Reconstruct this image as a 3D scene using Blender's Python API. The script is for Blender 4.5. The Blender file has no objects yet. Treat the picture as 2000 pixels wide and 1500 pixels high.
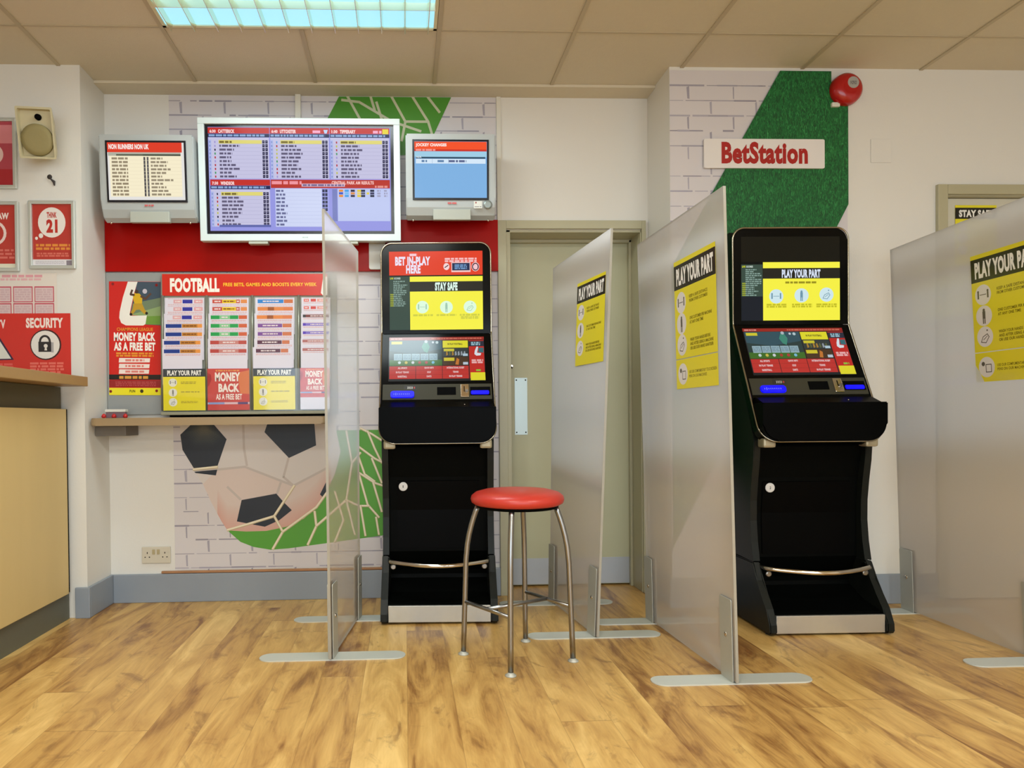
import bpy, bmesh, math, random
from mathutils import Vector, Matrix
random.seed(7)
S = bpy.context.scene
COL = S.collection
PI = math.pi

# ------------------------------------------------------------ camera
cam_d = bpy.data.cameras.new('camera')
cam = bpy.data.objects.new('camera', cam_d); COL.objects.link(cam)
YAW, PITCH, ROLL = 0.0390847, -0.0109786, -0.0098552
cyw, syw, cp, sp = math.cos(YAW), math.sin(YAW), math.cos(PITCH), math.sin(PITCH)
fw = Vector((syw*cp, cyw*cp, sp)); rt = Vector((cyw, -syw, 0)); up = rt.cross(fw)
r2 = rt*math.cos(ROLL)+up*math.sin(ROLL); u2 = -rt*math.sin(ROLL)+up*math.cos(ROLL)
M = Matrix((r2, u2, -fw)).transposed().to_4x4(); M.translation = (0, 0, 0.94114)
cam.matrix_world = M
cam_d.sensor_fit = 'HORIZONTAL'; cam_d.sensor_width = 36
cam_d.lens = 1350/2000*36
cam_d.shift_x = (1000-843.085)/2000
cam_d.shift_y = (832.407-750)/2000
cam_d.clip_start = 0.05
S.camera = cam

# ------------------------------------------------------------ world, lights, exposure
w = bpy.data.worlds.new('world'); S.world = w; w.use_nodes = True
bg = w.node_tree.nodes['Background']; bg.inputs[0].default_value = (0.85, 0.93, 1, 1); bg.inputs[1].default_value = 1.0
S.view_settings.view_transform = 'Standard'; S.view_settings.look = 'None'
S.view_settings.gamma = 1; S.view_settings.use_curve_mapping = False
S.view_settings.exposure = 0.0
def area(name, loc, rot, sx, sy, power, col):
    d = bpy.data.lights.new(name, 'AREA'); d.shape = 'RECTANGLE'; d.size = sx; d.size_y = sy
    d.energy = power; d.color = col
    o = bpy.data.objects.new(name, d); COL.objects.link(o); o.location = loc; o.rotation_euler = rot
    return o
# daylight through the shop window behind the camera
area('window_daylight', (0.6, -3.42, 1.35), (-PI/2*0+PI/2, 0, 0), 5.4, 2.0, 92, (0.80, 0.95, 1.08))

H = 2.6445
Y1 = 3.647      # wall with the screens
Y2 = 3.340      # pillar / right wall
YL = 3.379      # left wall front
XL = -1.532; XP = 1.3066

# ------------------------------------------------------------ helpers
def lin(c):
    o = []
    for v in c[:3]:
        v = v/255.0
        o.append(v/12.92 if v <= 0.04045 else ((v+0.055)/1.055)**2.4)
    return tuple(o)+(1.0,)
def mat(name, c, rough=0.5, metal=0.0, emit=0, noise=0.0, nscale=8.0, bump=0.0, bscale=60, coat=0.0, spec=0.5, stretch=None):
    m = bpy.data.materials.new(name); m.use_nodes = True
    nt = m.node_tree; b = nt.nodes['Principled BSDF']
    L = lin(c)
    b.inputs['Base Color'].default_value = L; b.inputs['Roughness'].default_value = rough
    b.inputs['Metallic'].default_value = metal; b.inputs['Coat Weight'].default_value = coat
    b.inputs['Specular IOR Level'].default_value = spec
    if emit:
        b.inputs['Emission Color'].default_value = L; b.inputs['Emission Strength'].default_value = emit
    if noise or bump:
        tc = nt.nodes.new('ShaderNodeTexCoord'); mp = nt.nodes.new('ShaderNodeMapping')
        nt.links.new(tc.outputs['Object'], mp.inputs[0])
        if stretch: mp.inputs['Scale'].default_value = stretch
    if noise:
        n = nt.nodes.new('ShaderNodeTexNoise'); n.inputs['Scale'].default_value = nscale; n.inputs['Detail'].default_value = 5
        nt.links.new(mp.outputs[0], n.inputs[0])
        r = nt.nodes.new('ShaderNodeMapRange'); r.inputs[3].default_value = 1-noise; r.inputs[4].default_value = 1+noise
        nt.links.new(n.outputs[0], r.inputs[0])
        mx = nt.nodes.new('ShaderNodeVectorMath'); mx.operation = 'SCALE'; mx.inputs[0].default_value = L[:3]
        nt.links.new(r.outputs[0], mx.inputs[3]); nt.links.new(mx.outputs[0], b.inputs['Base Color'])
    if bump:
        n2 = nt.nodes.new('ShaderNodeTexNoise'); n2.inputs['Scale'].default_value = bscale
        nt.links.new(mp.outputs[0], n2.inputs[0])
        bp = nt.nodes.new('ShaderNodeBump'); bp.inputs['Strength'].default_value = bump; bp.inputs['Distance'].default_value = 0.002
        nt.links.new(n2.outputs[0], bp.inputs['Height']); nt.links.new(bp.outputs[0], b.inputs['Normal'])
    return m
def colmat(name, rough, emit=0, coat=0.0, spec=0.5):
    """flat printed colours / lit screen pixels, carried by the mesh"""
    m = bpy.data.materials.new(name); m.use_nodes = True; nt = m.node_tree; b = nt.nodes['Principled BSDF']
    a = nt.nodes.new('ShaderNodeAttribute'); a.attribute_name = 'Col'
    b.inputs['Roughness'].default_value = rough; b.inputs['Coat Weight'].default_value = coat
    b.inputs['Specular IOR Level'].default_value = spec
    if emit:
        b.inputs['Base Color'].default_value = (0.004, 0.004, 0.004, 1)
        nt.links.new(a.outputs['Color'], b.inputs['Emission Color']); b.inputs['Emission Strength'].default_value = emit
    else:
        nt.links.new(a.outputs['Color'], b.inputs['Base Color'])
    return m

class MB:
    def __init__(s): s.bm = bmesh.new()
    def box(s, x0, x1, y0, y1, z0, z1, bev=0, seg=2):
        r = bmesh.ops.create_cube(s.bm, size=1)
        vs = r['verts']
        for v in vs:
            v.co = Vector(((x0+x1)/2+v.co.x*(x1-x0), (y0+y1)/2+v.co.y*(y1-y0), (z0+z1)/2+v.co.z*(z1-z0)))
        if bev:
            es = list({e for v in vs for e in v.link_edges})
            bmesh.ops.bevel(s.bm, geom=es, offset=bev, segments=seg, affect='EDGES', profile=0.6)
        return s
    def tube(s, pts, r, n=12, closed=False, cap=True):
        pts = [Vector(p) for p in pts]; N = len(pts); rings = []; prev = None
        for i, p in enumerate(pts):
            if closed: t = pts[(i+1) % N]-pts[i-1]
            else: t = pts[min(i+1, N-1)]-pts[max(i-1, 0)]
            t.normalize()
            if prev is None:
                a = Vector((0, 0, 1)) if abs(t.z) < 0.9 else Vector((1, 0, 0))
                u = t.cross(a).normalized()
            else:
                u = (prev-t*prev.dot(t)).normalized()
            prev = u; v = t.cross(u)
            rr = r[i] if isinstance(r, (list, tuple)) else r
            rings.append([s.bm.verts.new(p+u*rr*math.cos(2*PI*k/n)+v*rr*math.sin(2*PI*k/n)) for k in range(n)])
        for i in range(N if closed else N-1):
            A, B = rings[i], rings[(i+1) % N]
            for k in range(n):
                f = s.bm.faces.new((A[k], A[(k+1) % n], B[(k+1) % n], B[k])); f.smooth = True
        if cap and not closed:
            s.bm.faces.new(rings[0][::-1]); s.bm.faces.new(rings[-1])
        return s
    def lathe(s, prof, n=40, axis='z', o=(0, 0, 0)):
        o = Vector(o); rings = []
        for (r, h) in prof:
            ring = []
            for k in range(n):
                a = 2*PI*k/n; c, d = r*math.cos(a), r*math.sin(a)
                p = Vector((c, d, h)) if axis == 'z' else Vector((c, -h, d))
                ring.append(s.bm.verts.new(o+p))
            rings.append(ring)
        for i in range(len(rings)-1):
            A, B = rings[i], rings[i+1]
            for k in range(n):
                f = s.bm.faces.new((A[k], A[(k+1) % n], B[(k+1) % n], B[k])); f.smooth = True
        s.bm.faces.new(rings[0][::-1]); s.bm.faces.new(rings[-1])
        return s
    def prism(s, poly, a0, a1, axis='x', bev=0):
        """poly: (y,z) for x, (x,z) for y, (x,y) for z"""
        def P(p, a):
            return Vector((a, p[0], p[1])) if axis == 'x' else Vector((p[0], a, p[1])) if axis == 'y' else Vector((p[0], p[1], a))
        A = [s.bm.verts.new(P(p, a0)) for p in poly]; B = [s.bm.verts.new(P(p, a1)) for p in poly]
        n = len(poly)
        fa = s.bm.faces.new(A); fb = s.bm.faces.new(B[::-1])
        for i in range(n): s.bm.faces.new((A[i], B[i], B[(i+1) % n], A[(i+1) % n]))
        if bev:
            bmesh.ops.bevel(s.bm, geom=list(fa.edges)+list(fb.edges), offset=bev, segments=2, affect='EDGES')
        return s
    def xf(s, m):
        bmesh.ops.transform(s.bm, matrix=m, verts=s.bm.verts[:]); return s
    def build(s, name, m, parent=None, smooth=False, loc=None):
        bmesh.ops.recalc_face_normals(s.bm, faces=s.bm.faces[:])
        me = bpy.data.meshes.new(name); s.bm.to_mesh(me); s.bm.free()
        if smooth: me.polygons.foreach_set('use_smooth', [True]*len(me.polygons))
        o = bpy.data.objects.new(name, me); COL.objects.link(o); me.materials.append(m)
        if parent: o.parent = parent
        if loc: o.location = loc
        return o
def tag(o, label, cat, group=None):
    o['label'] = label; o['category'] = cat
    if group: o['group'] = group
    return o
def thing(name, label, cat, loc=(0, 0, 0), rz=0, group=None, rx=0):
    o = bpy.data.objects.new(name, None); COL.objects.link(o); o.location = loc; o.rotation_euler = (rx, 0, rz)
    o.empty_display_size = 0.1
    return tag(o, label, cat, group)
def struct(o): o['kind'] = 'structure'; return o

def rrect(w, h, r, n=6, cx=0, cy=0, rb=None):
    """rounded rectangle outline, rb = radius of lower corners"""
    rb = r if rb is None else rb
    out = []
    for (sx, sy, a0, rr) in ((1, 1, 0, r), (-1, 1, PI/2, r), (-1, -1, PI, rb), (1, -1, 1.5*PI, rb)):
        for k in range(n+1):
            a = a0+PI/2*k/n
            out.append((cx+sx*(w/2-rr)+rr*math.cos(a), cy+sy*(h/2-rr)+rr*math.sin(a)))
    return out

# text outlines, cached
_tc = {}
def glyphs(txt, bold):
    key = (txt, bold)
    if key not in _tc:
        c = bpy.data.curves.new('t', 'FONT'); c.body = txt; c.size = 1; c.offset = bold; c.resolution_u = 3; c.space_character = 1.0+bold*1.6
        o = bpy.data.objects.new('t', c); COL.objects.link(o); bpy.context.view_layer.update()
        dg = bpy.context.evaluated_depsgraph_get(); me = bpy.data.meshes.new_from_object(o.evaluated_get(dg))
        vs = [(v.co.x, v.co.y) for v in me.vertices]; fs = [tuple(p.vertices) for p in me.polygons]
        bpy.data.objects.remove(o); bpy.data.curves.remove(c); bpy.data.meshes.remove(me)
        xs = [v[0] for v in vs]; ys = [v[1] for v in vs]
        _tc[key] = (vs, fs, min(xs), max(xs), min(ys), max(ys))
    return _tc[key]

class Canvas:
    """a printed or lit sheet: flat shapes one above another, facing -Y, px window mapped to w x h metres, centred"""
    def __init__(s, w, h, win, base=None, step=0.00002, thick=0.0006):
        s.w, s.h, s.win, s.step = w, h, win, step
        s.v = []; s.f = []; s.c = []; s.k = 0
        if base is not None:
            x0, y0, x1, y1 = win
            a = [s.P(x0, y0), s.P(x1, y0), s.P(x1, y1), s.P(x0, y1)]
            n = len(s.v)
            for (x, z) in a: s.v.append((x, 0, z))
            for (x, z) in a: s.v.append((x, thick, z))
            s.f += [(n, n+1, n+2, n+3), (n+7, n+6, n+5, n+4)]+[(n+i, n+4+i, n+4+(i+1) % 4, n+(i+1) % 4) for i in range(4)]
            s.c += [lin(base)]*6
            s.k = 1
    def P(s, x, y):
        x0, y0, x1, y1 = s.win
        return ((x-x0)/(x1-x0)*s.w-s.w/2, s.h/2-(y-y0)/(y1-y0)*s.h)
    def poly(s, pts, col, new=True):
        if new: s.k += 1
        n = len(s.v)
        for p in pts:
            q = s.P(*p); s.v.append((q[0], -s.k*s.step, q[1]))
        s.f.append(tuple(range(n, n+len(pts)))); s.c.append(lin(col)); return s
    def rect(s, x0, y0, x1, y1, col, new=True): return s.poly([(x0, y0), (x0, y1), (x1, y1), (x1, y0)], col, new)
    def circ(s, cx, cy, r, col, ry=None, n=28, new=True):
        ry = r if ry is None else ry
        return s.poly([(cx+r*math.cos(2*PI*k/n), cy-ry*math.sin(2*PI*k/n)) for k in range(n)], col, new)
    def line(s, pts, wd, col, new=True):
        if new: s.k += 1
        for i in range(len(pts)-1):
            (ax, ay), (bx, by) = pts[i], pts[i+1]; dx, dy = bx-ax, by-ay; L = math.hypot(dx, dy) or 1
            nx, ny = -dy/L*wd/2, dx/L*wd/2; ex, ey = dx/L*wd*0.25, dy/L*wd*0.25
            s.poly([(ax+nx-ex, ay+ny-ey), (bx+nx+ex, by+ny+ey), (bx-nx+ex, by-ny+ey), (ax-nx-ex, ay-ny-ey)], col, False)
            s.k += 0.02
        return s
    def ring(s, cx, cy, r, wd, col, ry=None, a0=0, a1=2*PI, n=24):
        ry = r if ry is None else ry
        return s.line([(cx+r*math.cos(a0+(a1-a0)*k/n), cy-ry*math.sin(a0+(a1-a0)*k/n)) for k in range(n+1)], wd, col)
    def text(s, txt, x0, y0, x1, y1, col, bold=0.03):
        """fills the px box x0..x1, y0..y1 (y0 top) with the line of writing"""
        vs, fs, ax, bx, ay, by = glyphs(txt, bold)
        s.k += 1; n = len(s.v)
        for (x, y) in vs:
            q = s.P(x0+(x-ax)/(bx-ax)*(x1-x0), y1-(y-ay)/(by-ay)*(y1-y0)); s.v.append((q[0], -s.k*s.step, q[1]))
        for f in fs: s.f.append(tuple(n+i for i in f)); s.c.append(lin(col))
        return s
    def fine(s, x0, y0, x1, y1, col, rows=1, gap=0.45, fill=1.0):
        """rows of print too fine to read"""
        s.k += 1; hh = (y1-y0)/rows
        for r in range(rows):
            x = x0; end = x0+(x1-x0)*(1 if r < rows-1 else fill)
            y = y0+hh*r+hh*gap/2
            while x < end:
                L = random.uniform(0.5, 2.2)*hh*1.3
                s.rect(x, y, min(x+L, end), y+hh*(1-gap), col, False); x += L+hh*0.4
        return s
    def build(s, name, m, parent=None, loc=None, rot=None):
        me = bpy.data.meshes.new(name); me.from_pydata(s.v, [], s.f)
        at = me.color_attributes.new('Col', 'FLOAT_COLOR', 'CORNER')
        dat = []
        for f, c in zip(s.f, s.c): dat += list(c)*len(f)
        at.data.foreach_set('color', dat)
        bm = bmesh.new(); bm.from_mesh(me)
        bm.normal_update()
        for i, f in enumerate(bm.faces):
            if abs(f.normal.y) > 0.5 and f.normal.y > 0 and min(v.co.y for v in f.verts) <= 0: f.normal_flip()
        big = [f for f in bm.faces if len(f.verts) > 4]
        if big: bmesh.ops.triangulate(bm, faces=big)
        bm.to_mesh(me); bm.free()
        o = bpy.data.objects.new(name, me); COL.objects.link(o); me.materials.append(m)
        if parent: o.parent = parent
        if loc: o.location = loc
        if rot: o.rotation_euler = rot
        return o

# ------------------------------------------------------------ materials
WHITE = (236, 232, 222)
M_wall = mat('wall_paint', (224, 221, 214), 0.6, bump=0.15, bscale=120, noise=0.012, nscale=3)
M_ceil = mat('ceiling_tile', (212, 202, 180), 0.85, bump=0.5, bscale=300, noise=0.02, nscale=40)
M_tbar = mat('ceiling_grid', (188, 175, 148), 0.5)  # bars coloured darker than the tiles to hold their recess shadow
M_cream = mat('door_paint', (182, 180, 148), 0.4, noise=0.02)
M_frame = mat('door_frame_paint', (178, 172, 142), 0.35, noise=0.02)
M_skirt = mat('skirting_paint', (142, 150, 160), 0.35, noise=0.05, nscale=5)
M_grey = mat('grey_board', (148, 150, 148), 0.45, noise=0.02)
M_red = mat('red_board', (170, 8, 2), 0.3, noise=0.03, nscale=3, spec=0.15)
M_black = mat('black_gloss', (4, 4, 4), 0.35, spec=0.04)
M_black2 = mat('black_satin', (5, 6, 5), 0.45, spec=0.04)
M_side = mat('black_side_laminate', (22, 24, 20), 0.4, spec=0.22)
M_bezel = mat('black_bezel', (4, 5, 5), 0.15, spec=0.14)
M_olive = mat('console_dark', (60, 58, 46), 0.4, spec=0.2)
M_chrome = mat('chrome', (215, 205, 190), 0.12, 1.0)
M_trim = mat('dark_chrome', (168, 160, 142), 0.14, 1.0)
M_steel = mat('brushed_steel', (158, 157, 155), 0.28, 1.0, noise=0.06, nscale=20, stretch=(1, 1, 0.1))
M_alu = mat('brushed_aluminium', (200, 196, 186), 0.42, 0.85, noise=0.05, nscale=25)
M_alu2 = mat('powder_coated_foot', (205, 208, 200), 0.4, 0.2)
M_brk = mat('bracket_metal', (184, 184, 174), 0.42, 0.25)
M_redlea = mat('red_vinyl', (194, 52, 40), 0.38, bump=0.1, bscale=80, coat=0.1)
M_oak = mat('oak_laminate', (214, 188, 128), 0.45, noise=0.09, nscale=6, stretch=(1, 1, 0.12))
M_edge = mat('worktop_edge', (166, 132, 82), 0.4, noise=0.1, nscale=8, stretch=(1, 0.1, 1))
M_plinth = mat('plinth_grey', (98, 98, 84), 0.5, noise=0.04)
M_recess = mat('counter_recess', (92, 86, 64), 0.6)
M_shelf = mat('shelf_wood', (160, 136, 102), 0.4, noise=0.08, nscale=8, stretch=(0.15, 1, 1))
M_silver = mat('silver_plastic', (178, 184, 184), 0.35, noise=0.015)
M_tvwhite = mat('tv_silver_white', (214, 226, 226), 0.35)
M_plast = mat('white_plastic', (222, 218, 206), 0.4)
M_sock = mat('socket_plastic', (206, 198, 180), 0.35)
M_spk = mat('cream_speaker_plastic', (196, 186, 150), 0.5)
M_spk2 = mat('cream_speaker_cone', (150, 138, 92), 0.7, bump=0.2, bscale=200)
M_dark = mat('dark_hole', (5, 5, 5), 0.7, spec=0.05)
M_alarm = mat('alarm_red', (176, 10, 14), 0.25, coat=0.3)
M_pvc = mat('clip_frame_silver', (205, 210, 205), 0.3, 0.5)
M_push = mat('satin_plate', (196, 212, 214), 0.35, 0.3)
M_print = colmat('printed_paper', 0.45)
M_gloss = colmat('printed_gloss', 0.22)
M_screen = colmat('lit_screen', 0.16, emit=1.0, spec=0.08)
M_screen2 = colmat('lit_touchscreen', 0.14, emit=0.85, spec=0.6)
M_blue = mat('blue_lit_slot', (4, 2, 250), 0.3, emit=1.1)
M_foot = mat('rubber', (30, 30, 28), 0.7)

# wood floor: planks running away from the camera
def wood_floor():
    m = bpy.data.materials.new('oak_plank_floor'); m.use_nodes = True; nt = m.node_tree; N = nt.nodes; Lk = nt.links
    b = N['Principled BSDF']
    tc = N.new('ShaderNodeTexCoord'); sx = N.new('ShaderNodeSeparateXYZ'); Lk.new(tc.outputs['Object'], sx.inputs[0])
    def mth(op, a, bb=None, c=None):
        n = N.new('ShaderNodeMath'); n.operation = op
        for i, v in enumerate((a, bb, c)):
            if v is None: continue
            if isinstance(v, (int, float)): n.inputs[i].default_value = v
            else: Lk.new(v, n.inputs[i])
        return n.outputs[0]
    PW, PL = 0.158, 1.75
    xr = mth('DIVIDE', sx.outputs[0], PW); col = mth('FLOOR', xr); fx = mth('FRACT', xr)
    wn = N.new('ShaderNodeTexWhiteNoise'); wn.noise_dimensions = '1D'; Lk.new(col, wn.inputs['W'])
    yr = mth('ADD', mth('DIVIDE', sx.outputs[1], PL), mth('MULTIPLY', wn.outputs['Value'], 7.3)); row = mth('FLOOR', yr); fy = mth('FRACT', yr)
    cv = N.new('ShaderNodeCombineXYZ'); Lk.new(col, cv.inputs[0]); Lk.new(row, cv.inputs[1])
    wn2 = N.new('ShaderNodeTexWhiteNoise'); wn2.noise_dimensions = '2D'; Lk.new(cv.outputs[0], wn2.inputs['Vector'])
    # per plank offset of the grain
    off = N.new('ShaderNodeVectorMath'); off.operation = 'SCALE'; Lk.new(wn2.outputs['Color'], off.inputs[0]); off.inputs[3].default_value = 30
    add = N.new('ShaderNodeVectorMath'); Lk.new(tc.outputs['Object'], add.inputs[0]); Lk.new(off.outputs[0], add.inputs[1])
    mp = N.new('ShaderNodeMapping'); mp.inputs['Scale'].default_value = (6, 1.2, 1); Lk.new(add.outputs[0], mp.inputs[0])
    n1 = N.new('ShaderNodeTexNoise'); n1.inputs['Scale'].default_value = 1.6; n1.inputs['Detail'].default_value = 6; n1.inputs['Roughness'].default_value = 0.6; n1.inputs['Distortion'].default_value = 1.2
    Lk.new(mp.outputs[0], n1.inputs[0])
    mp2 = N.new('ShaderNodeMapping'); mp2.inputs['Scale'].default_value = (60, 3, 1); Lk.new(add.outputs[0], mp2.inputs[0])
    n2 = N.new('ShaderNodeTexNoise'); n2.inputs['Scale'].default_value = 3; n2.inputs['Detail'].default_value = 3; Lk.new(mp2.outputs[0], n2.inputs[0])
    cr = N.new('ShaderNodeValToRGB'); e = cr.color_ramp.elements
    e[0].position = 0.27; e[0].color = lin((134, 90, 46)); e[1].position = 0.75; e[1].color = lin((234, 196, 124))
    e1 = cr.color_ramp.elements.new(0.42); e1.color = lin((190, 146, 82)); e2 = cr.color_ramp.elements.new(0.56); e2.color = lin((210, 168, 98))
    tone = mth('ADD', mth('MULTIPLY', n1.outputs[0], 0.95), mth('ADD', mth('MULTIPLY', wn2.outputs['Value'], 0.21), mth('MULTIPLY', n2.outputs[0], 0.14)))
    Lk.new(mth('SUBTRACT', tone, 0.17), cr.inputs[0])
    # knots
    mp3 = N.new('ShaderNodeMapping'); mp3.inputs['Scale'].default_value = (2.6, 1.5, 1); Lk.new(add.outputs[0], mp3.inputs[0])
    n3 = N.new('ShaderNodeTexNoise'); n3.inputs['Scale'].default_value = 2.3; n3.inputs['Detail'].default_value = 8; n3.inputs['Roughness'].default_value = 0.65; n3.inputs['Distortion'].default_value = 1.8; Lk.new(mp3.outputs[0], n3.inputs[0])
    kr = N.new('ShaderNodeMapRange'); kr.inputs[1].default_value = 0.56; kr.inputs[2].default_value = 0.70; Lk.new(n3.outputs[0], kr.inputs[0])
    mk = N.new('ShaderNodeMix'); mk.data_type = 'RGBA'; Lk.new(mth('MULTIPLY', kr.outputs[0], 0.6), mk.inputs[0]); Lk.new(cr.outputs[0], mk.inputs[6]); mk.inputs[7].default_value = lin((118, 80, 48))
    # joints
    jx = mth('LESS_THAN', mth('ABSOLUTE', mth('SUBTRACT', fx, 0.5)), 0.493); jy = mth('LESS_THAN', mth('ABSOLUTE', mth('SUBTRACT', fy, 0.5)), 0.4985)
    jj = mth('MULTIPLY', jx, jy)
    mj = N.new('ShaderNodeMix'); mj.data_type = 'RGBA'; Lk.new(mth('ADD', mth('MULTIPLY', jj, 0.3), 0.7), mj.inputs[0]); mj.inputs[6].default_value = lin((110, 74, 36)); Lk.new(mk.outputs[2], mj.inputs[7])
    Lk.new(mj.outputs[2], b.inputs['Base Color'])
    b.inputs['Roughness'].default_value = 0.36; b.inputs['Specular IOR Level'].default_value = 0.4
    rr = mth('ADD', mth('MULTIPLY', n1.outputs[0], 0.2), 0.27); Lk.new(rr, b.inputs['Roughness'])
    bp = N.new('ShaderNodeBump'); bp.inputs['Strength'].default_value = 0.12; bp.inputs['Distance'].default_value = 0.001
    Lk.new(mth('ADD', mth('MULTIPLY', n2.outputs[0], 0.4), jj), bp.inputs['Height']); Lk.new(bp.outputs[0], b.inputs['Normal'])
    return m
M_floor = wood_floor()

def turf():
    m = bpy.data.materials.new('printed_turf'); m.use_nodes = True; nt = m.node_tree; N = nt.nodes; Lk = nt.links; b = N['Principled BSDF']
    tc = N.new('ShaderNodeTexCoord'); mp = N.new('ShaderNodeMapping'); mp.inputs['Rotation'].default_value = (0, 0.45, 0); mp.inputs['Scale'].default_value = (150, 1, 42)
    Lk.new(tc.outputs['Object'], mp.inputs[0]); n = N.new('ShaderNodeTexNoise'); n.inputs['Scale'].default_value = 1; n.inputs['Detail'].default_value = 4; n.inputs['Distortion'].default_value = 1.6; Lk.new(mp.outputs[0], n.inputs[0])
    cr = N.new('ShaderNodeValToRGB'); e = cr.color_ramp.elements; e[0].position = 0.35; e[0].color = lin((0, 62, 22)); e[1].position = 0.78; e[1].color = lin((66, 160, 84))
    k = cr.color_ramp.elements.new(0.55); k.color = lin((6, 104, 42)); Lk.new(n.outputs[0], cr.inputs[0]); Lk.new(cr.outputs[0], b.inputs['Base Color'])
    b.inputs['Roughness'].default_value = 0.6
    return m
M_turf = turf()

def polycarb():
    """fluted clear twin-wall sheet: lets light through, hazes it, smears reflections across the flutes"""
    m = bpy.data.materials.new('fluted_polycarbonate'); m.use_nodes = True; nt = m.node_tree; N = nt.nodes; Lk = nt.links
    out = N['Material Output']; N.remove(N['Principled BSDF'])
    tr = N.new('ShaderNodeBsdfTransparent'); tr.inputs[0].default_value = (0.93, 0.93, 0.92, 1)
    df = N.new('ShaderNodeBsdfDiffuse'); df.inputs[0].default_value = lin((236, 234, 232))
    tl = N.new('ShaderNodeBsdfTranslucent'); tl.inputs[0].default_value = lin((240, 238, 236))
    hz = N.new('ShaderNodeMixShader'); hz.inputs[0].default_value = 0.5; Lk.new(df.outputs[0], hz.inputs[1]); Lk.new(tl.outputs[0], hz.inputs[2])
    lw = N.new('ShaderNodeLayerWeight'); lw.inputs[0].default_value = 0.30
    ge = N.new('ShaderNodeNewGeometry'); dt = N.new('ShaderNodeVectorMath'); dt.operation = 'DOT_PRODUCT'; Lk.new(ge.outputs['Incoming'], dt.inputs[0]); Lk.new(ge.outputs['Normal'], dt.inputs[1])
    ab = N.new('ShaderNodeMath'); ab.operation = 'ABSOLUTE'; Lk.new(dt.outputs['Value'], ab.inputs[0])
    # haze painted in by view angle: strong face on, faint at grazing
    r1 = N.new('ShaderNodeMapRange'); Lk.new(ab.outputs[0], r1.inputs[0]); r1.inputs[1].default_value = 0.29; r1.inputs[2].default_value = 0.45; r1.inputs[3].default_value = 0.05; r1.inputs[4].default_value = 0.50
    m1 = N.new('ShaderNodeMixShader'); Lk.new(r1.outputs[0], m1.inputs[0]); Lk.new(tr.outputs[0], m1.inputs[1]); Lk.new(hz.outputs[0], m1.inputs[2])
    gl = N.new('ShaderNodeBsdfAnisotropic'); gl.inputs['Roughness'].default_value = 0.34; gl.inputs['Anisotropy'].default_value = -0.88
    gl.inputs['Color'].default_value = (0.95, 0.95, 0.97, 1)
    tg = N.new('ShaderNodeVectorMath'); tg.operation = 'CROSS_PRODUCT'; Lk.new(ge.outputs['Normal'], tg.inputs[0]); tg.inputs[1].default_value = (0, 0, 1); Lk.new(tg.outputs[0], gl.inputs['Tangent'])
    r2 = N.new('ShaderNodeMapRange'); Lk.new(ab.outputs[0], r2.inputs[0]); r2.inputs[1].default_value = 0.10; r2.inputs[2].default_value = 0.62; r2.inputs[3].default_value = 0.24; r2.inputs[4].default_value = 0.30
    m2 = N.new('ShaderNodeMixShader'); Lk.new(r2.outputs[0], m2.inputs[0]); Lk.new(m1.outputs[0], m2.inputs[1]); Lk.new(gl.outputs[0], m2.inputs[2])
    Lk.new(m2.outputs[0], out.inputs[0])
    return m
M_pc = polycarb()
def acrylic():
    m = bpy.data.materials.new('clear_acrylic'); m.use_nodes = True; nt = m.node_tree; N = nt.nodes; Lk = nt.links
    out = N['Material Output']; N.remove(N['Principled BSDF'])
    tr = N.new('ShaderNodeBsdfTransparent'); gl = N.new('ShaderNodeBsdfGlossy'); gl.inputs['Roughness'].default_value = 0.05
    mx = N.new('ShaderNodeMixShader'); mx.inputs[0].default_value = 0.035; Lk.new(tr.outputs[0], mx.inputs[1]); Lk.new(gl.outputs[0], mx.inputs[2]); Lk.new(mx.outputs[0], out.inputs[0])
    return m
M_acr = acrylic()
M_sheetedge = mat('sheet_edge', (164, 158, 144), 0.3, spec=0.5)

# ------------------------------------------------------------ room shell
XW, XE, YF = -3.4, 4.4, -3.5
struct(MB().box(XW, XE, YF, 3.95, -0.05, 0).build('floor', M_floor))
b = MB().box(XW, XE, YF, 3.95, H, H+0.05)
ceil = struct(b.build('ceiling', M_ceil))
LX0, LX1, LY0, LY1 = -0.431-0.6, -0.431+0.6, 3.046-0.6, 3.046
# cut the luminaire openings by building the grid bars around; bars of the suspended ceiling
b = MB(); k = -5
bars_x = [-0.431+0.6*i for i in range(-4, 9)]; bars_y = [3.046-0.6*i for i in range(0, 11)]
for i, x in enumerate(bars_x):
    cuts = [(3.046-0.6*ky-0.6, 3.046-0.6*ky) for kx, ky in ((-1, 0), (-1, 4), (3, 4), (-1, 8), (3, 8)) if i-4 == kx+1]
    y = YF
    for (a, c_) in sorted(cuts)+[(3.52, 9)]:
        b.box(x-0.009, x+0.009, y, a, H-0.006, H+0.001); y = c_
for y in bars_y: b.box(XW, XE, y-0.006, y+0.006, H-0.003, H+0.001)
gr = b.build('trim_1', M_tbar); struct(gr)
struct(MB().box(XL, XP, 3.525, Y1, H-0.014, H, 0.002).build('trim_2', M_ceil))
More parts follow.
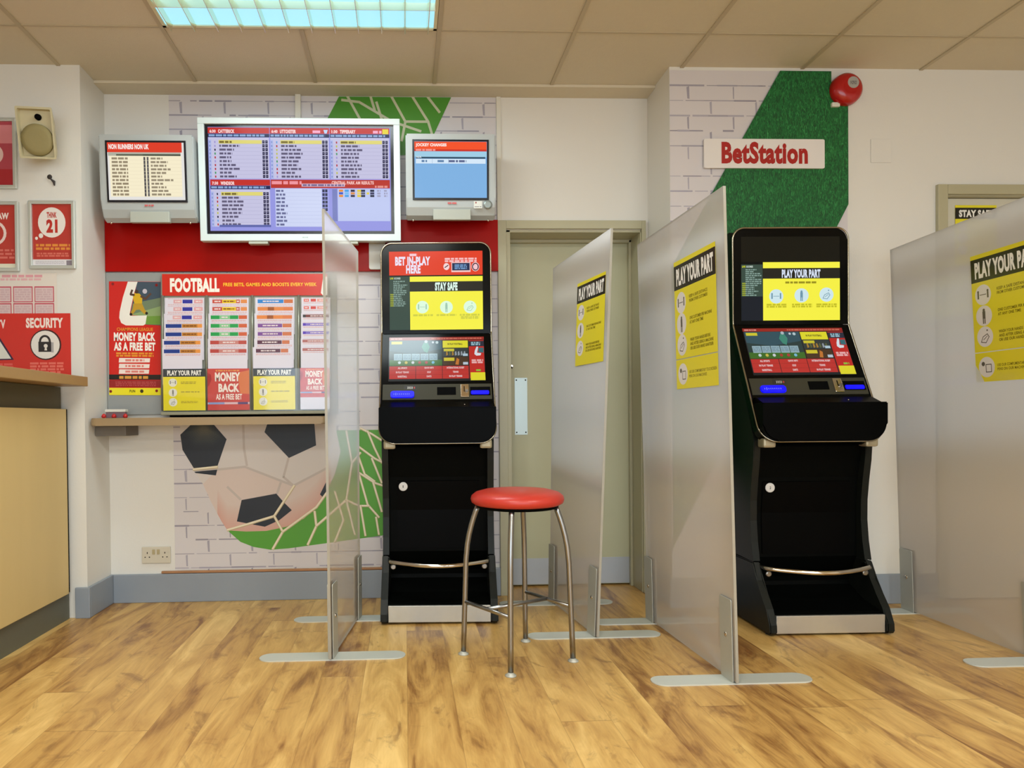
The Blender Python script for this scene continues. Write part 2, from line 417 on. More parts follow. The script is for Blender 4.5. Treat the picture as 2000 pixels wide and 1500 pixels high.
# back wall with the door recess (door opening X 0.545..1.27, Z 0..1.935)
b = MB().box(XL-0.2, 0.545, Y1, Y1+0.3, 0, H).box(0.545, 1.27, Y1, Y1+0.3, 1.935, H).box(1.27, XP+0.05, Y1, Y1+0.3, 0, H)
b.box(0.5, 1.35, Y1+0.24, Y1+0.3, 0, 1.94)
struct(b.build('wall_back', M_wall))
b = MB().box(XW, XL, YL, Y1+0.3, 0, H); struct(b.build('wall_left', M_wall))
b = MB().box(XP, 2.69, Y2, Y1+0.3, 0, H).box(2.69, 3.50, Y2, Y1+0.3, 2.025, H).box(3.50, XE, Y2, Y1+0.3, 0, H).box(2.6, 3.6, Y2+0.2, Y1+0.3, 0, 2.04)
struct(b.build('wall_right', M_wall))
struct(MB().box(XW-0.1, XW, YF, 3.95, 0, H).build('wall_west', M_wall))
struct(MB().box(XE, XE+0.1, YF, 3.95, 0, H).build('wall_east', M_wall))
b = MB().box(XW, XE, YF-0.1, YF, 0, 0.3).box(XW, XE, YF-0.1, YF, 2.4, H).box(XW, -2.15, YF-0.1, YF, 0.3, 2.4).box(3.35, XE, YF-0.1, YF, 0.3, 2.4)
struct(b.build('wall_front', M_wall))
b = MB()
for x in (-2.15, -0.35, 1.5, 3.29): b.box(x, x+0.06, YF-0.08, YF-0.02, 0.3, 2.4)
b.box(-2.15, 3.35, YF-0.08, YF-0.02, 0.3, 0.36).box(-2.15, 3.35, YF-0.08, YF-0.02, 2.34, 2.4)
struct(b.build('window_1', M_frame))
# skirting boards
SK = 0.148
def skirt(name, x0, x1, y0, y1): struct(MB().box(x0, x1, y0, y1, 0.0, SK, 0.004).build(name, M_skirt))
skirt('baseboard_back', XL+0.016, 0.50, Y1-0.016, Y1)
skirt('baseboard_left_return', XL, XL+0.016, YL-0.0, Y1)
skirt('baseboard_left_front', -1.585, XL+0.016, YL-0.016, YL)
skirt('baseboard_pillar_return', XP-0.016, XP, Y2-0.0, Y1)
skirt('baseboard_right', XP-0.016, 2.64, Y2-0.016, Y2)
struct(MB().box(-1.27, 0.3, Y1-0.0155, Y1, SK+0.002, SK+0.014, 0.003).build('trim_3', mat('worn_strip', (166, 120, 82), 0.6, noise=0.3, nscale=12)))
struct(MB().box(-0.551, -0.522, Y1-0.022, Y1, 2.5, H-0.014, 0.002).build('trim_4', M_plast))
struct(MB().box(0.499, 0.522, Y1-0.012, Y1, 1.98, H-0.014, 0.002).build('trim_5', M_plast))

# ------------------------------------------------------------ door 1 (recessed, right of the first terminal)
d1 = bpy.data.objects.new('door_1', None); COL.objects.link(d1); d1.location = (0.9, 3.80, 0); struct(d1)
def rel(o, p): return (o[0]-p[0], o[1]-p[1], o[2]-p[2])
def bx(x0, x1, y0, y1, z0, z1, P, bev=0): return MB().box(x0-P[0], x1-P[0], y0-P[1], y1-P[1], z0-P[2], z1-P[2], bev)
P = (0.9, 3.80, 0)
bx(0.57, 1.262, 3.82, 3.86, 0.008, 1.92, P, 0.003).build('door_leaf', M_cream, d1)
b = MB()
for (x0, x1, y0, y1, z0, z1) in ((0.500, 0.545, Y1-0.018, Y1, 0, 1.981), (0.545, 0.568, Y1, 3.87, 0, 1.935), (1.264, 1.285, Y1, 3.87, 0, 1.935), (1.268, XP-0.017, Y1-0.018, Y1, 0, 1.981), (0.545, 1.268, Y1-0.018, Y1, 1.937, 1.981), (0.545, 1.285, Y1, 3.87, 1.922, 1.936), (0.568, 0.580, 3.79, 3.82, 0, 1.92), (1.250, 1.264, 3.79, 3.82, 0, 1.92), (0.568, 1.264, 3.79, 3.82, 1.905, 1.922)):
    b.box(x0-P[0], x1-P[0], y0-P[1], y1-P[1], z0, z1, 0.002)
b.build('door_frame', M_frame, d1)
pp = bx(0.612, 0.683, 3.817, 3.8201, 0.846, 1.163, P, 0.001).build('push_plate', M_push, d1)
for (x, z) in ((0.622, 0.86), (0.673, 0.86), (0.622, 1.15), (0.673, 1.15)): MB().lathe([(0.004, 0), (0.004, 0.0015), (0.002, 0.002)], 10, 'y', (x-P[0], 3.817-P[1], z)).build('screw', M_dark, pp)
b = MB().lathe([(0.011, 0), (0.011, 0.004), (0.007, 0.006)], 18, 'y', (0.597-P[0], 3.82-P[1], 1.228)); kh = b.build('lock_cylinder', M_chrome, d1)
bx(0.594, 0.600, 3.8125, 3.8145, 1.214, 1.226, P).build('keyhole', M_dark, kh)
bx(0.585, 1.25, 3.817, 3.8201, 0.012, 0.157, P, 0.001).build('kick_plate', mat('kick_plate', (176, 180, 186), 0.35, 0.2, noise=0.05), d1)

# door 2 at the right
P = (3.1, Y2, 0)
d2 = bpy.data.objects.new('door_2', None); COL.objects.link(d2); d2.location = P; struct(d2)
bx(2.70, 3.49, Y2+0.03, Y2+0.07, 0.008, 2.018, P, 0.002).build('door_leaf', mat('door2_paint', (206, 202, 184), 0.4), d2)
b = MB()
for (x0, x1, z0, z1) in ((2.642, 2.692, 0, 2.073), (3.50, 3.55, 0, 2.073), (2.692, 3.50, 2.025, 2.073)): b.box(x0-P[0], x1-P[0], -0.02, 0.0, z0, z1, 0.003)
b.box(2.6905-P[0], 2.70-P[0], 0, 0.08, 0, 2.02).box(2.6905-P[0], 3.4995-P[0], 0, 0.08, 2.02, 2.0249)
b.build('door_frame', M_frame, d2)

# ------------------------------------------------------------ murals
def bricks(c, x0, y0, x1, y1, rh, bl, col=(150, 145, 158), wd=0.0075, ph=0.0):
    """mortar lines in canvas units (metres, z up given as y down-negative)"""
    y = y0; r = 0
    while y < y1:
        x = x0; c.k += 0.02
        while x < x1:
            L = min(random.uniform(0.03, 0.12), x1-x); t = wd*random.uniform(0.35, 1.25)
            if random.random() < 0.88:
                g = random.randint(-4, 26); c.rect(x, y-t/2, x+L, y+t/2, tuple(v+g for v in col), False)
            x += L+random.choice((0, 0, 0.012))
        xx = x0+ph+(bl/2 if r % 2 else 0)
        while xx < x1:
            t = wd*random.uniform(0.8, 1.9)
            if xx > x0+0.01: c.poly([(xx-t/2, y+0.008), (xx-t*0.2, y+rh-0.01), (xx+t*0.6, y+rh-0.008), (xx+t/2, y+0.004)][::1], tuple(v+g for v in col), False)
            xx += bl
        y += rh; r += 1
# left mural. canvas units: metres with y = -z
BR = (212, 206, 208)
mx0, mx1, mz0, mz1 = -1.203, 0.497, 0.166, 2.628
c = Canvas(mx1-mx0, mz1-mz0, (mx0, -mz1, mx1, -mz0), BR)
bricks(c, mx0, -2.60, mx1, -mz0, 0.0735, 0.225, ph=0.06)
def wp(px, py): return (-1.205+0.00266*(px-340)-0.00003*(py-1000), -(0.468-0.000041*(px-340)-0.0027*(py-1000)))
def zp(x, y): return wp(200+x/3.571, 820+y/3.571)
edge = [(545, 130), (560, 215), (600, 290), (640, 360), (700, 450), (760, 580), (830, 710), (880, 780), (960, 850), (1050, 885), (1170, 905), (1300, 895), (1560, 860), (1960, 806), (2400, 770)]
GR = (84, 158, 50); GD = (60, 130, 36)
c.poly([zp(*p) for p in edge]+[(0.30, -0.885), (-0.36, -0.885), (-0.36, -1.0), (-1.17, -1.0)], GR)
# ball: white body
ballc = [(545, 130), (560, 215), (600, 290), (640, 360), (700, 450), (760, 580), (830, 710), (870, 770), (1000, 778), (1140, 774), (1280, 745), (1400, 690), (1490, 610), (1550, 520), (1620, 380), (1660, 220)]
c.poly([zp(*p) for p in ballc]+[(-0.36, -0.885), (-0.36, -1.0), (-1.17, -1.0)], (214, 206, 202))
c.poly([zp(*p) for p in [(700, 450), (760, 580), (830, 710), (870, 770), (1000, 778), (1140, 774), (1280, 745), (1400, 690), (1490, 610), (1550, 520), (1600, 420), (1560, 340), (1330, 465), (990, 330), (800, 350)]], (216, 198, 190))
low = [(800, 655), (830, 710), (870, 770), (1000, 778), (1140, 774), (1280, 745), (1400, 690), (1490, 610), (1550, 520), (1590, 440)]
for k in range(14):
    q = k/13; of = 175*(1-q)+12
    c.poly([zp(*p) for p in low]+[zp(x, y-of) for x, y in low[::-1]], (int(216-4*q), int(198-34*q), int(190-40*q)))
for seam in ([(640, 352), (800, 350), (990, 330), (1330, 460), (1560, 340)], [(980, 30), (985, 200), (1005, 320)], [(1295, 270), (1260, 400), (1330, 460)], [(1215, 515), (1240, 440)], [(960, 555), (870, 470)]):
    c.line([zp(*p) for p in seam], 0.012, (196, 184, 178))
NV = (22, 32, 46)
c.poly([zp(*p) for p in [(545, 110), (640, 20), (760, 20), (865, 140), (800, 330), (640, 345), (560, 215)]], NV)
for k in range(9):
    q = k/8; c.poly([zp(710+(x-710)*(1-0.8*q), 60+(y-60)*(1-0.8*q)) for x, y in [(565, 110), (640, 25), (760, 25), (850, 140), (780, 190), (640, 190)]], (int(26+64*q), int(36+52*q), int(48+26*q)))
c.poly([zp(*p) for p in [(640, 365), (800, 350), (790, 390), (650, 374)]], NV)
c.poly([zp(*p) for p in [(1128, 90), (1155, 10), (1475, 10), (1488, 180), (1298, 268)]], NV)
c.poly([zp(*p) for p in [(935, 708), (968, 560), (1210, 515), (1262, 575), (1318, 630), (1230, 700), (1130, 745)]], NV)
c.poly([zp(*p) for p in [(1515, 520), (1560, 430), (1580, 500), (1540, 545)]], NV)
def net(lines, col=(236, 226, 200), wd=0.014):
    for l in lines:
        c.line([zp(*p) for p in l], wd, (190, 170, 128)); c.line([zp(x-1, y-2) for x, y in l], wd*0.65, col)
net([[(870, 768), (1010, 728), (1195, 672), (1335, 460)], [(1195, 672), (1255, 780), (1185, 900)], [(1255, 780), (1490, 610), (1570, 500)], [(1478, 640), (1490, 740), (1430, 870)], [(1490, 740), (1560, 680), (1700, 560)], [(635, 350), (800, 332)]])
net([[(1800, 60), (1880, 100), (1960, 150), (2060, 190)], [(1850, 80), (1900, 200), (1950, 300)], [(1790, 190), (1900, 270), (1960, 300)], [(1880, 270), (1950, 440)], [(1780, 240), (1830, 380), (1900, 430)], [(1790, 370), (1900, 440), (1960, 460)], [(1790, 380), (1850, 590), (1930, 680)], [(1890, 440), (1950, 640)], [(1790, 600), (1860, 600)], [(1800, 600), (1835, 808)], [(1910, 680), (1930, 800)],
     [(1960, 150), (2080, 480), (2160, 760)], [(1960, 460), (2080, 480), (2200, 300)], [(1700, 80), (1740, 300), (1700, 560), (1760, 800)], [(1740, 300), (1800, 230)], [(1700, 560), (1790, 600)], [(1620, 500), (1680, 700), (1620, 850)]], wd=0.012)
# upper green corner of the mural
def up_(x, z): return (x, -z)
c.poly([up_(-0.325, 2.628), up_(0.262, 2.628), up_(0.12, 2.33), up_(-0.50, 2.30)], (72, 142, 34))
for l in ([(-0.31, 2.61), (-0.22, 2.6), (-0.05, 2.50), (0.1, 2.45)], [(-0.28, 2.628), (-0.2, 2.48), (-0.16, 2.40)], [(-0.16, 2.628), (-0.14, 2.56), (-0.24, 2.41)][:2], [(-0.13, 2.6), (-0.1, 2.5), (-0.07, 2.4)], [(-0.05, 2.628), (0.02, 2.5), (0.0, 2.4)], [(0.06, 2.628), (0.14, 2.50), (0.17, 2.4)], [(0.14, 2.628), (0.2, 2.55)], [(-0.4, 2.5), (-0.2, 2.48)], [(0.02, 2.5), (0.14, 2.5)]):
    c.line([up_(*p) for p in l], 0.013, (196, 196, 164))
mural = c.build('wall_mural', M_print, loc=((mx0+mx1)/2, Y1-0.0012, (mz0+mz1)/2))
tag(mural, 'white brick wall mural with a football and green goal net, behind the screens and shelf', 'mural')

# right mural
rx0, rx1, rz0, rz1 = XP+0.001, 2.195, 0.155, 2.628
c = Canvas(rx1-rx0, rz1-rz0, (rx0, -rz1, rx1, -rz0), None)
# sheet with a notch at its top right
c.poly([(rx0, -rz1), (rx0, -rz0), (rx1, -rz0), (rx1, -2.49), (2.111, -2.49), (2.111, -rz1)], BR)
bricks(c, rx0, -2.555, 2.11, -1.2, 0.0735, 0.226, ph=0.09)
m2 = Canvas.build(c, 'wall_mural', M_print, loc=((rx0+rx1)/2, Y2-0.0012, (rz0+rz1)/2))
tag(m2, 'white brick wall mural with a slanted band of green turf, behind the second terminal', 'mural')
P = ((rx0+rx1)/2, Y2-0.0012, (rz0+rz1)/2)
poly = [(1.854, 2.626), (1.509, 2.024), (XP+0.004, 1.67), (XP+0.004, 0.30), (1.41, 0.5), (1.62, 0.9), (2.0, 1.61), (2.194, 1.976), (2.194, 2.489), (2.110, 2.489), (2.110, 2.626)]
MB().prism([(x-P[0], z-P[2]) for x, z in poly], -0.0026-0.006, -0.006, 'y').build('turf_print', M_turf, m2)

# sign
c = Canvas(0.600, 0.142, (0, 0, 935, 222), None)
sg = thing('sign_board', 'white sign board with red BetStation lettering, on the mural above the right terminal', 'sign', (1.770, Y2-0.012, 2.219))
MB().prism(rrect(0.600, 0.142, 0.008), -0.006, 0.003, 'y').build('plate', mat('sign_white', (232, 226, 222), 0.4), sg)
c.text('BetStation', 133, 22, 803, 190, (172, 22, 12), 0.045); c.k = 0
c.build('lettering', M_print, sg, loc=(0, -0.0066, 0))

tag(MB().box(0, 0.104, -0.004, 0, 0, 0.115, 0.002).build('blanking_plate', M_wall, loc=(2.312, Y2-0.0003, 2.183)), 'square blanking plate painted over in wall colour, on the upper right wall', 'wall plate')
# fire alarm sounder
al = thing('alarm_sounder', 'round red fire alarm sounder with a grey label, high on the right wall', 'alarm', (2.176, Y2-0.002, 2.532))
MB().lathe([(0.075, 0), (0.078, 0.012), (0.074, 0.035), (0.060, 0.05), (0.035, 0.056)], 48, 'y').build('housing', M_alarm, al)
MB().box(-0.07, -0.03, -0.02, 0, -0.083, -0.062, 0.003).build('cable_entry', M_plast, al)
c = Canvas(0.06, 0.06, (0, 0, 60, 60)); c.circ(30, 30, 28, (170, 166, 160)); c.fine(14, 22, 46, 40, (90, 86, 84), 3)
c.build('maker_label', M_print, al, loc=(0.013, -0.0562, 0.018))

# ------------------------------------------------------------ boards on the screen wall
rb = MB().box(-1.541, 0.494, Y1-0.022, Y1-0.002, 1.712, 2.10, 0.002)
rb = MB().box(0, 2.03, -0.010, 0.010, 0, 0.268, 0.002).build('wall_panel', M_red, loc=(-1.530, Y1-0.0125, 1.714))
tag(rb, 'long dark red gloss panel on the wall below the three screens', 'panel')
gb = MB().box(0, 1.18, -0.008, 0.008, 0, 0.73, 0.002).build('backing_board', M_grey, loc=(-1.529, Y1-0.0105, 0.977))
tag(gb, 'grey backing board on the wall behind the football coupon rack', 'board')
bp_ = MB().prism(rrect(0.085, 0.14, 0.01), -0.02, 0.0, 'y').build('blank_box', mat('pale_box', (226, 226, 220), 0.45), loc=(-0.133, Y1-0.0235, 1.79))
tag(bp_, 'small pale wall box on the red panel, left of the first terminal', 'wall box')

# football poster
L_POLY = [(208, 120), (292, 120), (262, 215), (235, 330), (222, 395), (245, 402), (372, 398), (360, 470), (340, 482), (190, 482), (150, 462), (133, 420), (137, 370), (165, 250)]
c = Canvas(0.262, 0.585, (45, 118, 492, 1060), (205, 26, 14))
c.poly([(290, 120), (492, 120), (492, 480), (360, 475), (380, 400), (225, 395)], (62, 80, 96))
c.poly([(250, 300), (492, 250), (492, 340), (230, 395)], (110, 128, 100), True)
c.poly([(372, 385), (492, 330), (490, 475), (360, 472)], (108, 150, 58))
c.poly([(225, 395), (492, 320), (492, 400), (372, 405)], (140, 164, 110))
c.poly(L_POLY, (238, 234, 224))
# player: jumping figure in yellow, arms raised
c.poly([(250, 232), (268, 214), (310, 218), (334, 250), (330, 300), (312, 330), (275, 325), (258, 280)], (214, 172, 30))
c.poly([(258, 300), (330, 298), (352, 345), (375, 378), (350, 388), (310, 350), (280, 352), (248, 392), (226, 388), (250, 345)], (190, 150, 40))
c.circ(284, 202, 16, (70, 50, 40)); c.line([(262, 230), (232, 225), (245, 190)], 18, (80, 54, 44)); c.line([(322, 240), (360, 262), (405, 218)], 18, (90, 64, 52))
c.circ(355, 198, 20, (196, 190, 200)); c.circ(235, 390, 12, (30, 24, 20)); c.circ(370, 380, 12, (30, 24, 20))
c.text('CHAMPIONS LEAGUE', 112, 500, 425, 528, (226, 150, 40), 0.02)
c.text('MONEY BACK', 86, 540, 446, 612, (244, 240, 232), 0.05)
c.text('AS A FREE BET', 86, 622, 446, 692, (244, 240, 232), 0.05)
c.fine(106, 704, 430, 744, (226, 150, 40), 2, 0.3)
for i, y in enumerate((752, 800, 846)):
    c.poly([(132, y), (400-i*4, y+2), (396-i*4, y+36), (128, y+38)], (240, 222, 214)); c.fine(185, y+8, 350, y+30, (222, 130, 120), 1, 0.2)
c.rect(45, 890, 492, 932, (24, 14, 12)); c.fine(132, 900, 388, 926, (214, 150, 60), 1, 0.1)
c.rect(45, 936, 492, 995, (150, 30, 30)); c.fine(100, 945, 450, 988, (178, 70, 70), 3, 0.4)
c.rect(45, 1000, 492, 1060, (238, 224, 40)); c.text('FUN', 222, 1016, 270, 1038, (40, 34, 20), 0.03); c.circ(327, 1027, 15, (60, 52, 20))
for p in ((78, 140), (456, 146), (58, 1030), (456, 1024)): c.circ(p[0], p[1], 12, (130, 16, 18))
ps = c.build('wall_poster', M_gloss, loc=(-1.385, Y1-0.0205, 1.370), rot=(0, 0.012, 0))
tag(ps, 'tall red Champions League money back poster with a jumping player, left of the coupon rack', 'poster')

# ------------------------------------------------------------ coupon rack
RX0, RX1 = -1.238, -0.385
rack = thing('coupon_rack', 'grey framed football coupon rack with four columns on the backing board', 'rack', (-0.81, Y1-0.02, 1.0))
RP = (-0.81, Y1-0.02, 1.0)
bx(RX0, RX1, 3.598, 3.626, 0.985, 1.70, RP, 0.003).build('back_panel', mat('rack_grey', (150, 152, 140), 0.4), rack)
c = Canvas(0.840, 0.111, (522, 75, 1830, 240), (206, 42, 30))
c.text('FOOTBALL', 583, 105, 973, 214, (246, 240, 230), 0.055)
c.text('FREE BETS, GAMES AND BOOSTS EVERY WEEK', 1003, 142, 1745, 174, (244, 190, 44), 0.03)
c.poly([(1795, 108), (1830, 95), (1830, 240), (1792, 238), (1778, 222)], (240, 234, 226))
c.build('header', M_gloss, rack, loc=(-0.811-RP[0]+0.0, 3.592-RP[1], 1.638-RP[2]))
colx = [-1.228, -1.007, -0.775, -0.537]      # left edge of the columns
rails = [-1.236, -1.013, -0.782, -0.545]
for x in rails:
    MB().tube([(x-RP[0], 3.588-RP[1], 0.995-RP[2]), (x-RP[0]+0.004, 3.585-RP[1], 1.30-RP[2]), (x-RP[0]+0.007, 3.588-RP[1], 1.583-RP[2])], 0.0065, 10).build('rail', mat('rail_grey', (140, 142, 126), 0.3, 0.4), rack)
bx(RX0, RX1, 3.565, 3.626, 0.972, 0.988, RP, 0.003).build('ledge', mat('rack_ledge', (150, 146, 122), 0.4), rack)
bx(-1.205, RX1, 3.60, 3.632, 0.962, 0.971, RP).build('base_rail', M_dark, rack)
bx(RX0+0.01, RX1-0.002, 3.5660, 3.5675, 0.989, 1.205, RP).build('clear_pocket', M_acr, rack)
W_ = 0.205; LIL = (222, 216, 228)
def coupon(i, r, name, label, draw, grp, z, w_=W_, dx=0.0, hh=0.15, y=None, rot=0.0):
    """leaflet i-th column, row r from the top; px window 0..100 wide"""
    cc = Canvas(w_, hh, (0, 0, 100, 100*hh/w_), LIL)
    draw(cc)
    yy = 3.5945-0.003*r if y is None else y
    o = cc.build(name, M_gloss, loc=(colx[i]+w_/2+0.004+dx, yy, z-hh/2), rot=(0, rot, 0))
    tag(o, label, 'leaflet', grp); return o
def band(segs, txtcols=True):
    def d(cc):
        cc.fine(8, 1, 96, 3.4, (206, 176, 186), 1, 0.3)
        for (x0, x1, col, t) in segs:
            cc.rect(x0, 4.6, x1, 14.2, col)
            if t == 1: cc.fine(x0+(x1-x0)*.2, 7.5, x1-(x1-x0)*.18, 11.2, (232, 216, 216), 1, 0.1)
            if t == 2: cc.fine(x0+3, 7.5, x1-3, 11.2, (130, 76, 30), 1, 0.1)
        cc.fine(8, 16, 96, 21, (216, 170, 172), 2, 0.35)
    return d
OR = (206, 130, 50); NB = (28, 58, 140); FL = (206, 112, 62)
b_rb = band([(22, 43, (220, 168, 172), 1), (45, 70, (48, 52, 158), 0), (74, 96, (222, 160, 164), 1)])
b_bo = band([(4, 44, NB, 0), (45, 84, (192, 128, 52), 2), (84, 96, (232, 150, 70), 0)])
b_ry = band([(8, 33, (196, 80, 70), 1), (33, 68, (232, 196, 50), 2), (68, 78, (196, 90, 80), 1), (80, 96, (224, 140, 80), 0)])
b_gr = band([(6, 28, (40, 158, 80), 0), (28, 55, (130, 196, 140), 1), (55, 76, (40, 158, 80), 0), (77, 98, (206, 96, 60), 0)])
b_dr = band([(6, 28, (186, 72, 66), 0), (28, 78, (200, 130, 124), 1), (78, 98, (186, 76, 66), 0)])
b_bl = band([(6, 72, (46, 130, 208), 1), (73, 96, FL, 0)])
b_or = band([(6, 72, (226, 134, 66), 0), (32, 48, (160, 84, 30), 0), (72, 96, (220, 122, 66), 0)])
b_pu = band([(8, 70, (126, 74, 150), 1), (71, 94, FL, 0)])
b_pl = band([(8, 70, (92, 40, 62), 1), (71, 90, FL, 0)])
b_r2 = band([(8, 26, (222, 100, 90), 1), (32, 50, (206, 66, 60), 0), (54, 90, (226, 150, 142), 1)])
b_bk = band([(6, 16, (48, 40, 40), 0), (16, 96, (122, 46, 40), 1)])
b_vi = band([(6, 16, (84, 40, 180), 0), (16, 96, (124, 100, 196), 1)])
b_br = band([(6, 96, (176, 96, 88), 1)])
cols = [[(b_rb, 'pale coupon with blue and pink band')]*3+[(b_bo, 'coupon with navy and orange band')]*4,
        [(b_ry, 'coupon with red and yellow band')]*2+[(b_gr, 'coupon with green band')]*3+[(b_dr, 'coupon with dull red band')]*2,
        [(b_bl, 'coupon with bright blue band')]+[(b_or, 'coupon with orange band')]*2+[(b_pu, 'coupon with purple band')]*2+[(b_pl, 'coupon with plum band')]*2,
        [(b_r2, 'coupon with red blocks band')]*2+[(b_bk, 'coupon with black and brown band')]+[(b_vi, 'coupon with violet band')]*2+[(b_br, 'coupon with brownish red band')]*2]
ordn = ['topmost', 'second from top', 'third from top', 'fourth from top', 'fifth from top', 'sixth from top', 'lowest']
coln = ['first', 'second', 'third', 'fourth']
zr = [1.572, 1.533, 1.490, 1.446, 1.403, 1.360, 1.316]
offs = [[0, 0, -.003, -.002, -.002, -.010, -.010], [.004, .004, 0, 0, 0, -.002, -.002], [.006, .006, .002, .003, .003, .001, -.006], [.004, .004, .002, .002, .002, 0, 0]]
for i in range(4):
    for r in range(7):
        dr, tx = cols[i][r]
        coupon(i, r, 'betting_coupon', '%s, %s column of the rack, %s' % (tx, coln[i], ordn[r]), dr, 'betting coupons in the rack', zr[r], dx=offs[i][r]+0.004, hh=0.15 if r < 6 else 0.19, w_=0.200 if i < 3 else 0.148)
def icons(cc, spots, r, col=(232, 230, 220), ink=(120, 116, 110)):
    for n, (x, y) in enumerate(spots):
        cc.circ(x, y, r, col)
        if n % 4 == 0:
            for sx in (-1, 1):
                cc.circ(x+sx*r*0.6, y-r*0.35, r*0.12, ink); cc.line([(x+sx*r*0.6, y-r*0.2), (x+sx*r*0.6, y+r*0.3)], r*0.2, ink)
            cc.line([(x-r*0.4, y-r*0.02), (x+r*0.4, y-r*0.02)], r*0.07, ink)
        elif n % 4 == 1:
            cc.circ(x, y-r*0.55, r*0.15, ink); cc.line([(x, y-r*0.35), (x, y+r*0.2)], r*0.36, ink); cc.line([(x-r*0.1, y), (x-r*0.1, y+r*0.75)], r*0.13, ink); cc.line([(x+r*0.1, y), (x+r*0.1, y+r*0.75)], r*0.13, ink)
        elif n % 4 == 2:
            cc.line([(x-r*0.5, y+r*0.5), (x-r*0.25, y), (x+r*0.3, y-r*0.25), (x+r*0.5, y+r*0.05), (x+r*0.1, y+r*0.6), (x-r*0.5, y+r*0.5)], r*0.08, ink)
            cc.line([(x-r*0.2, y+r*0.3), (x+r*0.3, y-r*0.05)], r*0.07, ink); cc.circ(x+r*0.3, y-r*0.6, r*0.09, ink)
        else:
            cc.line([(x-r*0.1, y-r*0.2), (x+r*0.5, y-r*0.2), (x+r*0.5, y+r*0.5), (x-r*0.1, y+r*0.5), (x-r*0.1, y-r*0.2)], r*0.08, ink); cc.circ(x-r*0.35, y-r*0.3, r*0.2, ink)
def d_play(cc):
    cc.rect(0, 0, 100, 19, (36, 46, 54)); cc.rect(0, 19, 100, 100, (236, 220, 40)); cc.text('PLAY YOUR PART', 10, 3.5, 91, 16, (244, 242, 236), 0.05)
    icons(cc, [(23, 33), (23, 57), (23, 80)], 10); cc.fine(42, 30, 78, 37, (176, 160, 40), 2); cc.fine(42, 53, 86, 58, (176, 160, 40), 1); cc.fine(42, 77, 82, 83, (176, 160, 40), 2)
def d_money(cc):
    cc.rect(0, 0, 100, 100, (204, 66, 62)); cc.poly([(72, 10), (100, 4), (100, 62), (78, 60)], (222, 120, 70)); cc.fine(20, 3, 76, 7, (232, 150, 80), 1, .1)
    cc.text('MONEY', 18, 9, 78, 31, (246, 234, 226), 0.05); cc.text('BACK', 26, 36, 76, 57, (246, 234, 226), 0.05); cc.text('AS A FREE BET', 20, 61, 82, 75, (246, 234, 226), 0.03)
    cc.rect(0, 81, 100, 86, (222, 190, 200)); cc.rect(2, 81, 40, 86, (140, 160, 210)); cc.rect(72, 81, 96, 86, (70, 60, 120)); cc.poly([(0, 10), (8, 14), (10, 26), (4, 40), (0, 44)], (170, 30, 40))
for i, (dr, nm) in enumerate(((d_play, 'yellow Play Your Part card in the first pocket of the rack, far left'), (d_money, 'red Money Back card in the second pocket of the rack, between yellow cards'), (d_play, 'yellow Play Your Part card in the third pocket, between the red cards'), (d_money, 'red Money Back card in the fourth pocket, half behind the first divider edge'))):
    o = coupon(i, 0, 'pocket_card', nm, dr, 'cards in the rack pockets', 1.207, dx=-0.002+(0.002 if i else 0), hh=0.212, y=3.571, w_=0.212 if i < 3 else 0.150); o['category'] = 'card'

# ------------------------------------------------------------ narrow shelf with its bracket, small holder on it
sh = thing('wall_shelf', 'long narrow wooden writing shelf along the wall below the rack', 'shelf', (-0.95, 3.52, 0.94))
b = MB().prism(rrect(1.145, 0.245, 0.03, 6, 0, 0), -0.019, 0.019, 'z', 0.004); b.build('board', M_shelf, sh)
MB().box(-0.579, -0.43, -0.04, 0.122, -0.070, -0.0195, 0.003).build('bracket', mat('bracket_grey', (112, 106, 98), 0.5), sh)
hd = thing('pen_holder', 'small white and red pen holder at the left end of the shelf', 'pen holder', (-1.452, 3.545, 0.9595))
MB().box(-0.048, 0.052, -0.02, 0.02, 0.030, 0.044, 0.003).build('tray', M_plast, hd)
MB().box(-0.045, 0.049, -0.016, 0.016, 0.0, 0.031, 0.002).build('body', mat('holder_grey', (120, 96, 104), 0.4), hd)
M_clip = mat('clip_red', (196, 30, 30), 0.35)
for x in (-0.05, 0.0, 0.056): MB().lathe([(0.006, 0), (0.012, 0.006), (0.009, 0.016), (0.003, 0.022)], 12, 'z', (x, -0.028, 0)).build('red_clip', M_clip, hd)

# double socket
sk = thing('double_socket', 'white double mains socket on the lower wall left of the mural', 'socket', (-1.297, Y1-0.0005, 0.246))
MB().box(-0.0735, 0.0735, -0.010, 0, -0.043, 0.043, 0.004).build('face_plate', M_sock, sk)
for s_ in (-1, 1):
    b = MB()
    for (dx, dz, w_, h_) in ((0, 0.012, .004, .009), (-.011, -.010, .006, .005), (.011, -.010, .006, .005)): b.box(s_*0.045+dx-w_/2, s_*0.045+dx+w_/2, -0.0106, -0.0095, dz-h_/2, dz+h_/2)
    b.build('pin_holes', M_dark, sk)
for s_ in (-1, 1): MB().box(s_*0.012-0.007, s_*0.012+0.007, -0.0135, -0.0098, 0.004, 0.030, 0.0015).build('switch', mat('socket_switch', (176, 162, 126), 0.35), sk)

